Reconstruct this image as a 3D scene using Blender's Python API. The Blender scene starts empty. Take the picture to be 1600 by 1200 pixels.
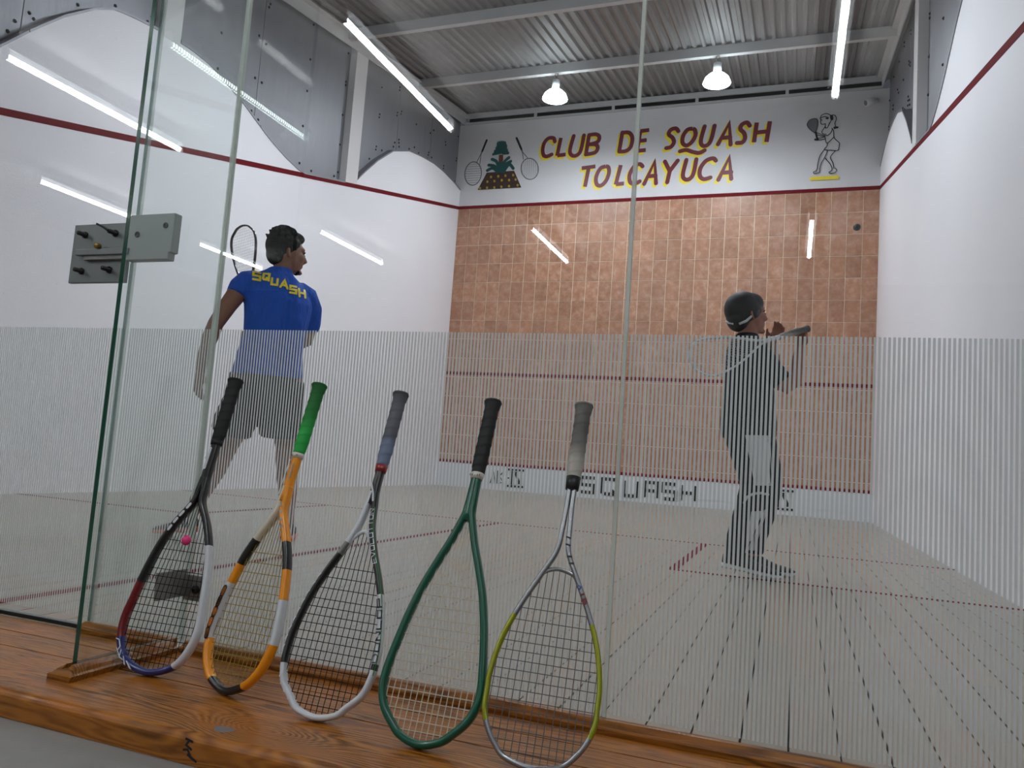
import bpy, bmesh, math, random
from mathutils import Vector, Matrix
from mathutils.bvhtree import BVHTree

random.seed(7)
SC = bpy.context.scene
COL = SC.collection
PI = math.pi
V = Vector

# ------------------------------------------------------------------ camera
def cam_setup():
    yaw, pit, rol = -.3524, .0948, .0711
    f = V((math.sin(yaw)*math.cos(pit), math.cos(yaw)*math.cos(pit), math.sin(pit)))
    r0 = V((math.cos(yaw), -math.sin(yaw), 0)); u0 = r0.cross(f)
    r = math.cos(rol)*r0 + math.sin(rol)*u0
    u = -math.sin(rol)*r0 + math.cos(rol)*u0
    cd = bpy.data.cameras.new('camera'); co = bpy.data.objects.new('camera', cd); COL.objects.link(co)
    co.matrix_world = Matrix(((r.x, u.x, -f.x, 2.1336), (r.y, u.y, -f.y, -1.4840), (r.z, u.z, -f.z, .5186), (0, 0, 0, 1)))
    cd.sensor_width = 36; cd.lens = 1202.58/1600*36; cd.clip_start = .05
    SC.camera = co
cam_setup()

# ------------------------------------------------------------------ light levels and exposure
WORLD_LEVEL = .03
HIGH_BAY_LEVEL = 115.0
TUBE_LEVEL = 26.0
EXPOSURE = 1.0
w = bpy.data.worlds.new('world'); SC.world = w; w.use_nodes = True
w.node_tree.nodes['Background'].inputs[0].default_value = (.75, .85, 1, 1)
w.node_tree.nodes['Background'].inputs[1].default_value = WORLD_LEVEL
vs = SC.view_settings
vs.view_transform = 'Standard'; vs.look = 'None'; vs.gamma = 1; vs.use_curve_mapping = False; vs.exposure = EXPOSURE
SC.cycles.max_bounces = 12; SC.cycles.diffuse_bounces = 5; SC.cycles.glossy_bounces = 4; SC.cycles.transparent_max_bounces = 32

# ------------------------------------------------------------------ materials
def lin(c):
    return tuple((x/255/12.92 if x/255 <= .04045 else ((x/255+.055)/1.055)**2.4) for x in c)
class NT:
    def __init__(s, name):
        s.m = bpy.data.materials.new(name); s.m.use_nodes = True; s.t = s.m.node_tree
        s.t.nodes.clear(); s.out = s.t.nodes.new('ShaderNodeOutputMaterial')
    def n(s, typ, **kw):
        nd = s.t.nodes.new(typ)
        for k, v in kw.items():
            if k.startswith('i_'):
                key = k[2:]
                nd.inputs[int(key) if key.isdigit() else key.replace('_', ' ')].default_value = v
            else: setattr(nd, k, v)
        return nd
    def l(s, a, b): s.t.links.new(a, b)
    def math(s, op, a, b=None, c=None):
        nd = s.n('ShaderNodeMath', operation=op)
        for i, x in enumerate((a, b, c)):
            if x is None: continue
            if isinstance(x, (int, float)): nd.inputs[i].default_value = x
            else: s.l(x, nd.inputs[i])
        return nd.outputs[0]
    def mix(s, fac, a, b):
        nd = s.n('ShaderNodeMix', data_type='RGBA')
        if isinstance(fac, (int, float)): nd.inputs[0].default_value = fac
        else: s.l(fac, nd.inputs[0])
        for i, x in ((6, a), (7, b)):
            if isinstance(x, tuple): nd.inputs[i].default_value = (*x, 1) if len(x) == 3 else x
            else: s.l(x, nd.inputs[i])
        return nd.outputs[2]
    def coords(s, kind='Object'):
        return s.n('ShaderNodeTexCoord').outputs[kind]
    def mapped(s, scale, kind='Object', loc=None):
        mp = s.n('ShaderNodeMapping'); s.l(s.coords(kind), mp.inputs[0]); mp.inputs[3].default_value = scale
        if loc is not None: s.l(loc, mp.inputs[1])
        return mp.outputs[0]
    def noise(s, vec, scale, detail=4, rough=.5):
        nd = s.n('ShaderNodeTexNoise'); s.l(vec, nd.inputs['Vector'])
        nd.inputs['Scale'].default_value = scale; nd.inputs['Detail'].default_value = detail; nd.inputs['Roughness'].default_value = rough
        return nd.outputs[0]
    def ramp(s, fac, stops):
        nd = s.n('ShaderNodeValToRGB'); cr = nd.color_ramp
        while len(cr.elements) < len(stops): cr.elements.new(.5)
        for e, (p, c) in zip(cr.elements, stops):
            e.position = p; e.color = (*c, 1) if len(c) == 3 else c
        s.l(fac, nd.inputs[0]); return nd.outputs[0]
    def bump(s, h, strength=.2, dist=.01):
        nd = s.n('ShaderNodeBump'); nd.inputs['Strength'].default_value = strength; nd.inputs['Distance'].default_value = dist
        s.l(h, nd.inputs['Height']); return nd.outputs[0]
    def bsdf(s, col, rough=.5, metal=0, normal=None, coat=0, spec=.5):
        b = s.n('ShaderNodeBsdfPrincipled')
        if isinstance(col, tuple): b.inputs['Base Color'].default_value = (*col, 1)
        else: s.l(col, b.inputs['Base Color'])
        if isinstance(rough, (int, float)): b.inputs['Roughness'].default_value = rough
        else: s.l(rough, b.inputs['Roughness'])
        b.inputs['Metallic'].default_value = metal
        b.inputs['Coat Weight'].default_value = coat; b.inputs['Coat Roughness'].default_value = .08
        b.inputs['Specular IOR Level'].default_value = spec
        if normal is not None: s.l(normal, b.inputs['Normal'])
        return b.outputs[0]
    def done(s, sh): s.l(sh, s.out.inputs[0]); return s.m

def plain(name, rgb, rough=.5, metal=0, var=.12, scale=40, bump=0, coat=0, spec=.5):
    t = NT(name); c = lin(rgb)
    n = t.noise(t.coords(), scale, 3)
    col = t.mix(n, tuple(x*(1-var) for x in c), tuple(min(1, x*(1+var)) for x in c))
    return t.done(t.bsdf(col, rough, metal, t.bump(n, bump, .004) if bump else None, coat, spec))

def plaster(name, rgb, rgb2):
    t = NT(name)
    n1 = t.noise(t.coords(), 1.3, 5, .6); n2 = t.noise(t.mapped((9, 9, 3)), 6, 4, .65)
    base = t.mix(n1, lin(rgb), lin(rgb2))
    sc = t.ramp(n2, [(.30, (1, 1, 1)), (.36, (0, 0, 0))])
    big = t.math('MULTIPLY', sc, .18)
    col = t.mix(big, base, lin((120, 122, 130)))
    n3 = t.noise(t.coords(), 60, 3)
    return t.done(t.bsdf(col, .6, 0, t.bump(n3, .25, .004)))

M = {}
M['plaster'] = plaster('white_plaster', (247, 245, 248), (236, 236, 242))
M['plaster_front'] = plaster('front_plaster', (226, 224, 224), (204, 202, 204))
M['column'] = plain('white_column', (224, 222, 222), .6, var=.04, scale=6)
M['red_paint'] = plain('dark_red_paint', (112, 18, 30), .85, var=.15, scale=14, spec=.12)
M['red_letter'] = plain('letter_red', (116, 30, 44), .5, var=.15, scale=9)
M['yellow_letter'] = plain('letter_yellow', (246, 222, 50), .5, var=.06)
M['black_paint'] = plain('black_paint', (24, 24, 28), .5)
M['grey_paint'] = plain('grey_paint', (110, 110, 116), .5, var=.2)
M['teal_paint'] = plain('teal_paint', (24, 82, 80), .5, var=.2)
M['brown_paint'] = plain('brown_paint', (66, 46, 38), .5, var=.25)
M['trunk_paint'] = plain('trunk_paint', (104, 60, 48), .5)
M['ochre_paint'] = plain('ochre_paint', (176, 148, 52), .5, var=.2)
M['tin'] = plain('white_tin', (226, 228, 232), .4, var=.03)
M['grout'] = plain('grout', (250, 232, 208), .8)
M['purlin'] = plain('painted_steel_beam', (190, 190, 190), .5, var=.06, scale=5)
M['lamp_housing'] = plain('lamp_housing_grey', (96, 98, 100), .5)
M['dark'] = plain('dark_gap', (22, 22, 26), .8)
M['white_metal'] = plain('white_metal', (222, 224, 226), .35, var=.02)
M['black_plastic'] = plain('black_plastic', (20, 20, 22), .45)
M['steel'] = plain('brushed_steel', (118, 122, 122), .42, .5, var=.22, scale=9)
M['steel_light'] = plain('satin_steel', (142, 148, 146), .45, .4, var=.08, scale=9)
M['steel_dark'] = plain('dark_steel', (134, 134, 132), .45, .35, var=.25, scale=30)
M['bolt'] = plain('bolt_black', (26, 26, 28), .35, .4)
M['brass'] = plain('brass', (170, 140, 80), .35, .8)

def tile_mat():
    t = NT('terracotta_tile')
    rnd = t.n('ShaderNodeObjectInfo').outputs['Random']
    off = t.n('ShaderNodeCombineXYZ'); 
    t.l(t.math('MULTIPLY', rnd, 37), off.inputs[0]); t.l(t.math('MULTIPLY', rnd, 91), off.inputs[2])
    vec = t.mapped((1, 1, 1), 'Object', off.outputs[0])
    n1 = t.noise(vec, 10, 6, .65); n2 = t.noise(vec, 45, 4, .6)
    c = t.ramp(n1, [(.3, lin((156, 108, 82))), (.5, lin((182, 134, 106))), (.7, lin((206, 168, 146)))])
    c = t.mix(t.math('MULTIPLY', n2, .35), c, lin((138, 90, 64)))
    br = t.math('MULTIPLY_ADD', rnd, .24, .88)
    hv = t.n('ShaderNodeHueSaturation'); t.l(c, hv.inputs['Color']); t.l(br, hv.inputs['Value'])
    return t.done(t.bsdf(hv.outputs[0], .38, 0, t.bump(n2, .1, .003)))
M['tile'] = tile_mat()

def floor_mat():
    t = NT('pale_maple')
    rnd = t.n('ShaderNodeObjectInfo').outputs['Random']
    off = t.n('ShaderNodeCombineXYZ'); t.l(t.math('MULTIPLY', rnd, 50), off.inputs[0]); t.l(t.math('MULTIPLY', rnd, 20), off.inputs[1])
    vec = t.mapped((18, 1.2, 1), 'Object', off.outputs[0])
    n = t.noise(vec, 4, 5, .6)
    c = t.mix(n, lin((146, 136, 122)), lin((172, 162, 148)))
    warm = t.ramp(rnd, [(0, (0, 0, 0)), (.55, (.05, .05, .05)), (.8, (.6, .6, .6)), (1, (.9, .9, .9))])
    c = t.mix(t.math('MULTIPLY', warm, .5), c, lin((176, 146, 116)))
    return t.done(t.bsdf(c, .35, 0, t.bump(n, .05, .002)))
M['maple'] = floor_mat()

def deck_mat(name, knot=None, dark=1.0):
    t = NT(name)
    sep = t.n('ShaderNodeSeparateXYZ'); t.l(t.coords(), sep.inputs[0])
    x, y, z = sep.outputs
    yy = t.math('SUBTRACT', y, z)
    nlow = t.noise(t.mapped((1.1, 9, 9)), 1.6, 3, .5)
    yy = t.math('ADD', yy, t.math('MULTIPLY', nlow, .16))
    if knot:
        kx, ky = knot
        dx = t.math('DIVIDE', t.math('SUBTRACT', x, kx), .10); dy = t.math('DIVIDE', t.math('SUBTRACT', y, ky), .05)
        d2 = t.math('ADD', t.math('MULTIPLY', dx, dx), t.math('MULTIPLY', dy, dy))
        yy = t.math('ADD', yy, t.math('MULTIPLY', t.math('EXPONENT', t.math('MULTIPLY', d2, -1)), .16))
    g = t.math('SINE', t.math('MULTIPLY', yy, 430))
    g = t.math('MULTIPLY_ADD', g, .5, .5)
    fine = t.noise(t.mapped((4, 160, 160)), 3, 4, .6)
    blot = t.noise(t.mapped((2.2, 5, 5)), 2.0, 4, .6)
    c = t.mix(g, lin((98, 56, 16)), lin((180, 117, 46)))
    c = t.mix(t.math('MULTIPLY', fine, .45), c, lin((126, 74, 24)))
    c = t.mix(t.ramp(blot, [(.42, (0, 0, 0)), (.68, (.75, .75, .75))]), c, lin((172, 102, 34)))
    dirt = t.noise(t.mapped((7, 14, 14)), 2.4, 5, .7)
    c = t.mix(t.ramp(dirt, [(.60, (0, 0, 0)), (.72, (.5, .5, .5))]), c, lin((150, 112, 68)))
    if dark < 1: c = t.mix(1-dark, c, lin((52, 30, 12)))
    return t.done(t.bsdf(c, t.math('MULTIPLY_ADD', fine, .25, .18), 0, t.bump(fine, .12, .002), .05, .3))
M['deck'] = deck_mat('varnished_pine', (1.255, -.282))
M['moulding'] = deck_mat('moulding_pine', dark=.72)

def concrete_mat():
    t = NT('grey_concrete')
    n = t.noise(t.coords(), 3, 8, .65); n2 = t.noise(t.coords(), 120, 3)
    c = t.mix(n, lin((116, 114, 112)), lin((160, 157, 154)))
    return t.done(t.bsdf(c, .6, 0, t.bump(n2, .2, .002)))
M['concrete'] = concrete_mat()

def galv(name, a, b, rough):
    t = NT(name)
    n = t.noise(t.mapped((3, 3, .6)), 2.5, 5, .6); v = t.n('ShaderNodeTexVoronoi'); t.l(t.coords(), v.inputs[0]); v.inputs['Scale'].default_value = 30
    c = t.mix(n, lin(a), lin(b))
    return t.done(t.bsdf(c, t.math('MULTIPLY_ADD', n, .2, rough), .35, t.bump(n, .25, .02)))
M['galv'] = galv('galvanised_sheet', (124, 124, 130), (148, 148, 154), .38)
M['roof'] = galv('roof_sheet', (130, 128, 128), (150, 148, 147), .48)

def glass_mat(name, tint, refl=1.0):
    t = NT(name)
    geo = t.n('ShaderNodeNewGeometry')
    ior = t.math('MULTIPLY_ADD', geo.outputs['Backfacing'], 1/1.5-1.5, 1.5)
    fr = t.n('ShaderNodeFresnel'); t.l(ior, fr.inputs['IOR'])
    tr = t.n('ShaderNodeBsdfTransparent'); tr.inputs[0].default_value = (*tint, 1)
    gl = t.n('ShaderNodeBsdfGlossy'); gl.inputs['Roughness'].default_value = 0.0
    mx = t.n('ShaderNodeMixShader'); t.l(t.math('MULTIPLY', fr.outputs[0], refl), mx.inputs[0]); t.l(tr.outputs[0], mx.inputs[1]); t.l(gl.outputs[0], mx.inputs[2])
    return t.done(mx.outputs[0])
M['glass'] = glass_mat('clear_glass', (.965, .985, .975), 1.7)
M['glass_inner'] = glass_mat('clear_glass_inner', (.965, .985, .975), .22)
M['fin_glass'] = glass_mat('fin_glass', (.95, .975, .963))
def edge_mat(name, rgb, a, glow=.0, tint=(205, 228, 218)):
    t = NT(name)
    tr = t.n('ShaderNodeBsdfTransparent'); tr.inputs[0].default_value = (*lin(tint), 1)
    tl = t.n('ShaderNodeBsdfTranslucent'); tl.inputs[0].default_value = (*lin(rgb), 1)
    m1 = t.n('ShaderNodeMixShader'); m1.inputs[0].default_value = glow; t.l(t.bsdf(lin(rgb), .15), m1.inputs[1]); t.l(tl.outputs[0], m1.inputs[2])
    mx = t.n('ShaderNodeMixShader'); mx.inputs[0].default_value = a
    t.l(tr.outputs[0], mx.inputs[1]); t.l(m1.outputs[0], mx.inputs[2])
    return t.done(mx.outputs[0])
M['edge_mid'] = edge_mat('grey_green_edge', (84, 112, 108), .8)
M['edge'] = edge_mat('green_glass_edge', (2, 66, 46), .97)
M['edge_pale'] = edge_mat('pale_glass_edge', (234, 238, 235), .45, .6, (226, 232, 228))
M['seal'] = edge_mat('silicone_seal', (236, 238, 234), .7, .6, (226, 232, 228))
def film_mat():
    t = NT('frosted_film')
    n = t.noise(t.coords(), 8, 4, .6)
    c = t.mix(n, (.66, .68, .68), (.72, .74, .74))
    tl = t.n('ShaderNodeBsdfTranslucent'); t.l(c, tl.inputs[0])
    df = t.n('ShaderNodeBsdfDiffuse'); t.l(c, df.inputs[0])
    tr = t.n('ShaderNodeBsdfTransparent'); tr.inputs[0].default_value = (.95, .97, .96, 1)
    m1 = t.n('ShaderNodeMixShader'); m1.inputs[0].default_value = .35; t.l(tl.outputs[0], m1.inputs[1]); t.l(df.outputs[0], m1.inputs[2])
    m2 = t.n('ShaderNodeMixShader'); m2.inputs[0].default_value = .90; t.l(tr.outputs[0], m2.inputs[1]); t.l(m1.outputs[0], m2.inputs[2])
    return t.done(m2.outputs[0])
M['film'] = film_mat()
def emit(name, rgb, s):
    t = NT(name); e = t.n('ShaderNodeEmission'); e.inputs[0].default_value = (*rgb, 1); e.inputs[1].default_value = s
    return t.done(e.outputs[0])
M['lamp'] = emit('lamp_lens', (.86, .91, 1), HIGH_BAY_LEVEL)
M['lamp_dome'] = emit('lamp_dome_glow', (.80, .93, 1), 7.0)
M['tube'] = emit('tube_light', (.95, .985, 1), TUBE_LEVEL)
def dotted():
    t = NT('dotted_tube_light')
    sep = t.n('ShaderNodeSeparateXYZ'); t.l(t.coords(), sep.inputs[0])
    def cell(o, f):
        a = t.math('SINE', t.math('MULTIPLY', o, f)); return t.math('MULTIPLY_ADD', a, .5, .5)
    k = t.math('MULTIPLY', cell(sep.outputs[1], 300), cell(sep.outputs[0], 480))
    k = t.ramp(k, [(.2, (.08, .08, .08)), (.5, (1, 1, 1))])
    e = t.n('ShaderNodeEmission'); e.inputs[0].default_value = (.85, 1, .98, 1); t.l(t.math('MULTIPLY', k, 9), e.inputs[1])
    return t.done(e.outputs[0])
M['dotted'] = dotted()
M['hall_wall'] = plain('hall_wall', (112, 110, 108), .8, var=.08, scale=2)
M['hall_ceiling'] = plain('hall_ceiling', (206, 206, 206), .8, var=.05, scale=2)
M['skin_dark'] = plain('skin_brown', (136, 92, 72), .5, var=.08, scale=25)
M['skin_mid'] = plain('skin_tan', (158, 108, 88), .5, var=.08, scale=25)
M['hair_black'] = plain('hair_black', (10, 9, 9), .9, var=.5, scale=90, bump=.6, spec=.15)
M['hair_grey'] = plain('hair_grey', (88, 86, 86), .55, var=.4, scale=110, bump=.5)
def cloth(name, rgb):
    t = NT(name); n = t.noise(t.mapped((7, 7, 3.2)), 1.6, 3, .5); n2 = t.noise(t.coords(), 300, 2)
    c = t.mix(n, tuple(x*.8 for x in lin(rgb)), tuple(min(1, x*1.15) for x in lin(rgb)))
    b1 = t.n('ShaderNodeBump'); b1.inputs['Strength'].default_value = .9; b1.inputs['Distance'].default_value = .05; t.l(n, b1.inputs['Height'])
    return t.done(t.bsdf(c, .75, 0, b1.outputs[0], 0, .25))
M['shirt_blue'] = cloth('shirt_royal_blue', (36, 88, 190))
M['navy'] = plain('navy_fabric', (13, 17, 28), .8, var=.15, scale=18, bump=.15)
M['shorts'] = plain('shorts_dark_green_grey', (16, 26, 32), .8, var=.15, scale=20, bump=.15)
M['white_fabric'] = plain('white_fabric', (206, 208, 214), .7, var=.06, scale=20)
M['cap'] = plain('cap_charcoal', (46, 46, 48), .6, var=.3, scale=40, bump=.2)
M['shoe_black'] = plain('shoe_black', (22, 22, 26), .6)
M['sole_orange'] = plain('sole_coral', (226, 110, 90), .6)
M['sole_white'] = plain('sole_white', (214, 216, 218), .6, var=.03)
M['eye'] = plain('eye_dark', (20, 16, 14), .2)

# ------------------------------------------------------------------ mesh helpers
class MB:
    def __init__(s): s.v = []; s.f = []; s.mi = []
    def add(s, vs_, fs, mi=0):
        o = len(s.v); s.v += [tuple(x) for x in vs_]
        for f in fs: s.f.append(tuple(i+o for i in f)); s.mi.append(mi)
    def box(s, x0, x1, y0, y1, z0, z1, mi=0):
        s.add([(x0,y0,z0),(x1,y0,z0),(x1,y1,z0),(x0,y1,z0),(x0,y0,z1),(x1,y0,z1),(x1,y1,z1),(x0,y1,z1)],
              [(0,3,2,1),(4,5,6,7),(0,1,5,4),(1,2,6,5),(2,3,7,6),(3,0,4,7)], mi)
    def prism(s, poly, axis, a, b, mi=0):
        """poly 2D; axis 'x': (y,z) extruded along x; 'y': (x,z); 'z': (x,y)"""
        def P(u, v, t): return {'x': (t,u,v), 'y': (u,t,v), 'z': (u,v,t)}[axis]
        n = len(poly)
        area = sum(poly[i][0]*poly[(i+1)%n][1]-poly[(i+1)%n][0]*poly[i][1] for i in range(n))
        if (area < 0) != (axis == 'y'): poly = poly[::-1]
        vs_ = [P(u, v, a) for u, v in poly]+[P(u, v, b) for u, v in poly]
        if b < a: fs = [tuple(range(n)), tuple(range(2*n-1, n-1, -1))]+[(i, n+i, n+(i+1)%n, (i+1)%n) for i in range(n)]
        else: fs = [tuple(range(n-1, -1, -1)), tuple(range(n, 2*n))]+[(i, (i+1)%n, n+(i+1)%n, n+i) for i in range(n)]
        s.add(vs_, fs, mi)
    def ring_loft(s, rings, cap=True, mi=0, close=False):
        n = len(rings[0]); vs_ = [p for r in rings for p in r]; fs = []
        k = len(rings)
        for i in range(k-1 if not close else k):
            for j in range(n):
                a, b = i*n+j, i*n+(j+1)%n; c, d = ((i+1)%k)*n+(j+1)%n, ((i+1)%k)*n+j
                fs.append((a, b, c, d))
        if cap and not close: fs += [tuple(range(n-1, -1, -1)), tuple(range((k-1)*n, k*n))]
        o = len(s.f)
        if isinstance(mi, (list, tuple)):
            s.add(vs_, fs, 0)
            for i in range(k-1):
                for j in range(n): s.mi[o+i*n+j] = mi[i]
        else: s.add(vs_, fs, mi)
    def lathe(s, prof, c, n=20, axis='z', mi=0, cap=True):
        rings = []
        for r, h in prof:
            ring = []
            for j in range(n):
                a = 2*PI*j/n; x, y = r*math.cos(a), r*math.sin(a)
                q = (x, y, h) if axis == 'z' else ((x, h, -y) if axis == 'y' else (h, x, y))
                ring.append((c[0]+q[0], c[1]+q[1], c[2]+q[2]))
            rings.append(ring)
        s.ring_loft(rings, cap, mi)
    def limb(s, pts, rad, n=12, flat=None, mi=0):
        """tube through pts with radii; flat = list of (direction, ratio) squash"""
        pts = [V(p) for p in pts]; k = len(pts)
        t0 = (pts[1]-pts[0]).normalized()
        ref = V((0, 0, 1)) if abs(t0.z) < .8 else V((1, 0, 0))
        x = t0.cross(ref).normalized(); rings = []
        for i in range(k):
            t = (pts[min(i+1, k-1)]-pts[max(i-1, 0)]).normalized()
            x = (x-t*x.dot(t)).normalized(); y = t.cross(x)
            r = rad[i]
            rx, ry = (r if isinstance(r, (tuple, list)) else (r, r))
            rings.append([pts[i]+x*rx*math.cos(2*PI*j/n)+y*ry*math.sin(2*PI*j/n) for j in range(n)])
        s.ring_loft(rings, True, mi)
    def ball(s, c, r, n=14, m=9, mi=0, basis=None):
        if not isinstance(r, (tuple, list)): r = (r, r, r)
        c = V(c); B = basis or (V((1,0,0)), V((0,1,0)), V((0,0,1))); rings = []
        for i in range(m):
            th = PI*(i+.0)/(m-1); th = max(.02, min(PI-.02, th))
            rings.append([c+B[0]*r[0]*math.sin(th)*math.cos(2*PI*j/n)+B[1]*r[1]*math.sin(th)*math.sin(2*PI*j/n)-B[2]*r[2]*math.cos(th) for j in range(n)])
        s.ring_loft(rings, True, mi)
    def mesh(s, name, mats, smooth=False):
        me = bpy.data.meshes.new(name); me.from_pydata(s.v, [], s.f)
        for m in (mats if isinstance(mats, list) else [mats]): me.materials.append(m)
        if any(s.mi): me.polygons.foreach_set('material_index', s.mi)
        if smooth: me.polygons.foreach_set('use_smooth', [True]*len(me.polygons))
        me.update(); return me

ROOTM = {}
def tag(o, label=None, cat=None, group=None, kind=None):
    if label: o['label'] = label
    if cat: o['category'] = cat
    if group: o['group'] = group
    if kind: o['kind'] = kind
    return o
def link(name, me, parent=None, loc=None, **kw):
    o = bpy.data.objects.new(name, me); COL.objects.link(o)
    if loc is not None: o.location = loc
    if parent is not None:
        o.parent = parent
        if parent.name in ROOTM: o.matrix_parent_inverse = ROOTM[parent.name].inverted()
    elif loc is not None: ROOTM[o.name] = Matrix.Translation(V(loc))
    return tag(o, **kw)
def thing(name, label, cat, loc, group=None, kind=None):
    o = bpy.data.objects.new(name, None); COL.objects.link(o); o.location = loc; o.empty_display_size = .1
    ROOTM[o.name] = Matrix.Translation(V(loc))
    return tag(o, label, cat, group, kind)
def struct(name, me, label=None, **kw): return link(name, me, label=label, kind='structure', **kw)
def P(name, mb, mat, parent, smooth=False, **kw): return link(name, mb.mesh(name, mat, smooth), parent, **kw)

def bevel_obj(o, wdt, seg=2):
    m = o.modifiers.new('bevel', 'BEVEL'); m.width = wdt; m.segments = seg; m.limit_method = 'ANGLE'; m.angle_limit = .6
    return o

def catmull(pts, sub=6, closed=False):
    pts = [tuple(p) for p in pts]; n = len(pts); out = []
    if n < 3: return [V(p) for p in pts]
    for i in range(n-1 if not closed else n):
        g = lambda k: V(pts[k % n]) if closed else V(pts[max(0, min(n-1, k))])
        p0, p1, p2, p3 = g(i-1), g(i), g(i+1), g(i+2)
        for j in range(sub):
            t = j/sub
            out.append(.5*((2*p1)+(p2-p0)*t+(2*p0-5*p1+4*p2-p3)*t*t+(3*p1-p0-3*p2+p3)*t**3))
    if not closed: out.append(V(pts[-1]))
    return out

def ribbon2d(mb, pts, wdt, to3d, layer=0, smooth=True, caps=True, mi=0):
    """flat stroke along 2D pts, mitred, with round ends"""
    p = catmull([(a, b, 0) for a, b in pts], 5) if (smooth and len(pts) > 2) else [V((a, b, 0)) for a, b in pts]
    n = len(p); L = []; R = []
    for i in range(n):
        d0 = (p[i]-p[i-1]).normalized() if i else (p[1]-p[0]).normalized()
        d1 = (p[i+1]-p[i]).normalized() if i < n-1 else d0
        t = (d0+d1); t = t.normalized() if t.length > 1e-6 else d1
        nn = V((-t.y, t.x, 0)); c = max(.5, nn.dot(V((-d0.y, d0.x, 0))))
        h = wdt/2/c; L.append(p[i]+nn*h); R.append(p[i]-nn*h)
    vs_ = [to3d(q.x, q.y, layer) for q in L]+[to3d(q.x, q.y, layer) for q in R]
    fs = [(i, n+i, n+i+1, i+1) for i in range(n-1)]
    mb.add(vs_, fs, mi)
    if caps and (pts[0][0]-pts[-1][0])**2+(pts[0][1]-pts[-1][1])**2 > 1e-8:
        for e, sgn in ((0, -1), (n-1, 1)):
            d = ((p[1]-p[0]) if e == 0 else (p[-1]-p[-2])).normalized()*sgn
            nn = V((-d.y, d.x, 0)); k = 6
            arc = [p[e]+nn*(wdt/2)*math.cos(PI*j/k)+d*(wdt/2)*math.sin(PI*j/k) for j in range(k+1)]
            mb.add([to3d(q.x, q.y, layer) for q in arc], [tuple(range(k, -1, -1))], mi)
def poly2d(mb, pts, to3d, layer=0, mi=0):
    mb.add([to3d(a, b, layer) for a, b in pts], [tuple(range(len(pts)))], mi)

# block stroke letters in a unit cell (x right, y up)
FONT = {
 'S': [[(1,1),(0,1),(0,.5),(1,.5),(1,0),(0,0)]], 'Q': [[(0,0),(0,1),(1,1),(1,0),(0,0)],[(.6,.3),(1.05,-.12)]],
 'U': [[(0,1),(0,0),(1,0),(1,1)]], 'A': [[(0,0),(0,1),(1,1),(1,0)],[(0,.45),(1,.45)]], 'H': [[(0,0),(0,1)],[(1,0),(1,1)],[(0,.5),(1,.5)]],
 'E': [[(1,1),(0,1),(0,0),(1,0)],[(0,.5),(.8,.5)]], 'V': [[(0,1),(.5,0),(1,1)]], 'O': [[(0,0),(0,1),(1,1),(1,0),(0,0)]],
 'L': [[(0,1),(0,0),(1,0)]], 'T': [[(0,1),(1,1)],[(.5,1),(.5,0)]], 'I': [[(.5,0),(.5,1)]], 'N': [[(0,0),(0,1),(1,0),(1,1)]],
 'D': [[(0,0),(0,1),(.7,1),(1,.75),(1,.25),(.7,0),(0,0)]], 'P': [[(0,0),(0,1),(1,1),(1,.45),(0,.45)]], 'J': [[(0,.25),(.3,0),(.7,.1),(.8,1)]],
 'F': [[(1,1),(0,1),(0,0)],[(0,.5),(.8,.5)]], 'C': [[(1,1),(0,1),(0,0),(1,0)]], '1': [[(.2,.8),(.6,1),(.6,0)]],
}

# ------------------------------------------------------------------ court dimensions
HW = 3.15; DEPTH = 9.75; GY = .07; OUTZ = 4.512
def roofz(y): return 6.15-.155*(DEPTH-y)
def outz(y): return 2.145+(OUTZ-2.145)*(y-GY)/(DEPTH-GY)

# ------------------------------------------------------------------ court floor
mb = MB(); mb.box(-HW-.2, HW+.2, .055, DEPTH+.2, -.06, -.009)
floor = struct('floor', mb.mesh('floor', M['dark']), 'pale strip wood court floor behind the glass with red painted lines')
pitch = .0915; k0 = math.floor((-HW-1.783)/pitch)
rr = random.Random(3)
for k in range(70):
    x0 = 1.783+(k0+k)*pitch; x1 = x0+pitch
    x0 = max(x0, -HW); x1 = min(x1, HW)
    if x1-x0 < .01: continue
    gap = rr.choice([.002, .003, .004, .005, .0065])
    cuts = [.058]; y = .058+rr.uniform(.5, 2.4)
    while y < 8.9: cuts.append(y); y += rr.uniform(2.3, 3.1)
    cuts.append(DEPTH)
    for a, b in zip(cuts[:-1], cuts[1:]):
        m = MB(); m.box(0, x1-x0-gap, 0, b-a-.0016, -.009, rr.uniform(-.0004, 0))
        link('plank', m.mesh('plank', M['maple']), floor, (x0+gap/2, a, 0))
def line_part(name, x0, x1, y0, y1):
    m = MB(); m.box(x0, x1, y0, y1, .0002, .0009); P(name, m, M['red_paint'], floor)
line_part('short_line', -HW, HW, 4.235, 4.285)
line_part('half_court_line', -.025, .025, .08, 4.235)
for sx in (1, -1):
    a, b = sorted((sx*1.55, sx*1.60)); line_part('box_side_line', a, b, 2.66, 4.235)
    a, b = sorted((sx*1.55, sx*HW)); line_part('box_back_line', a, b, 2.61, 2.66)

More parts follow.
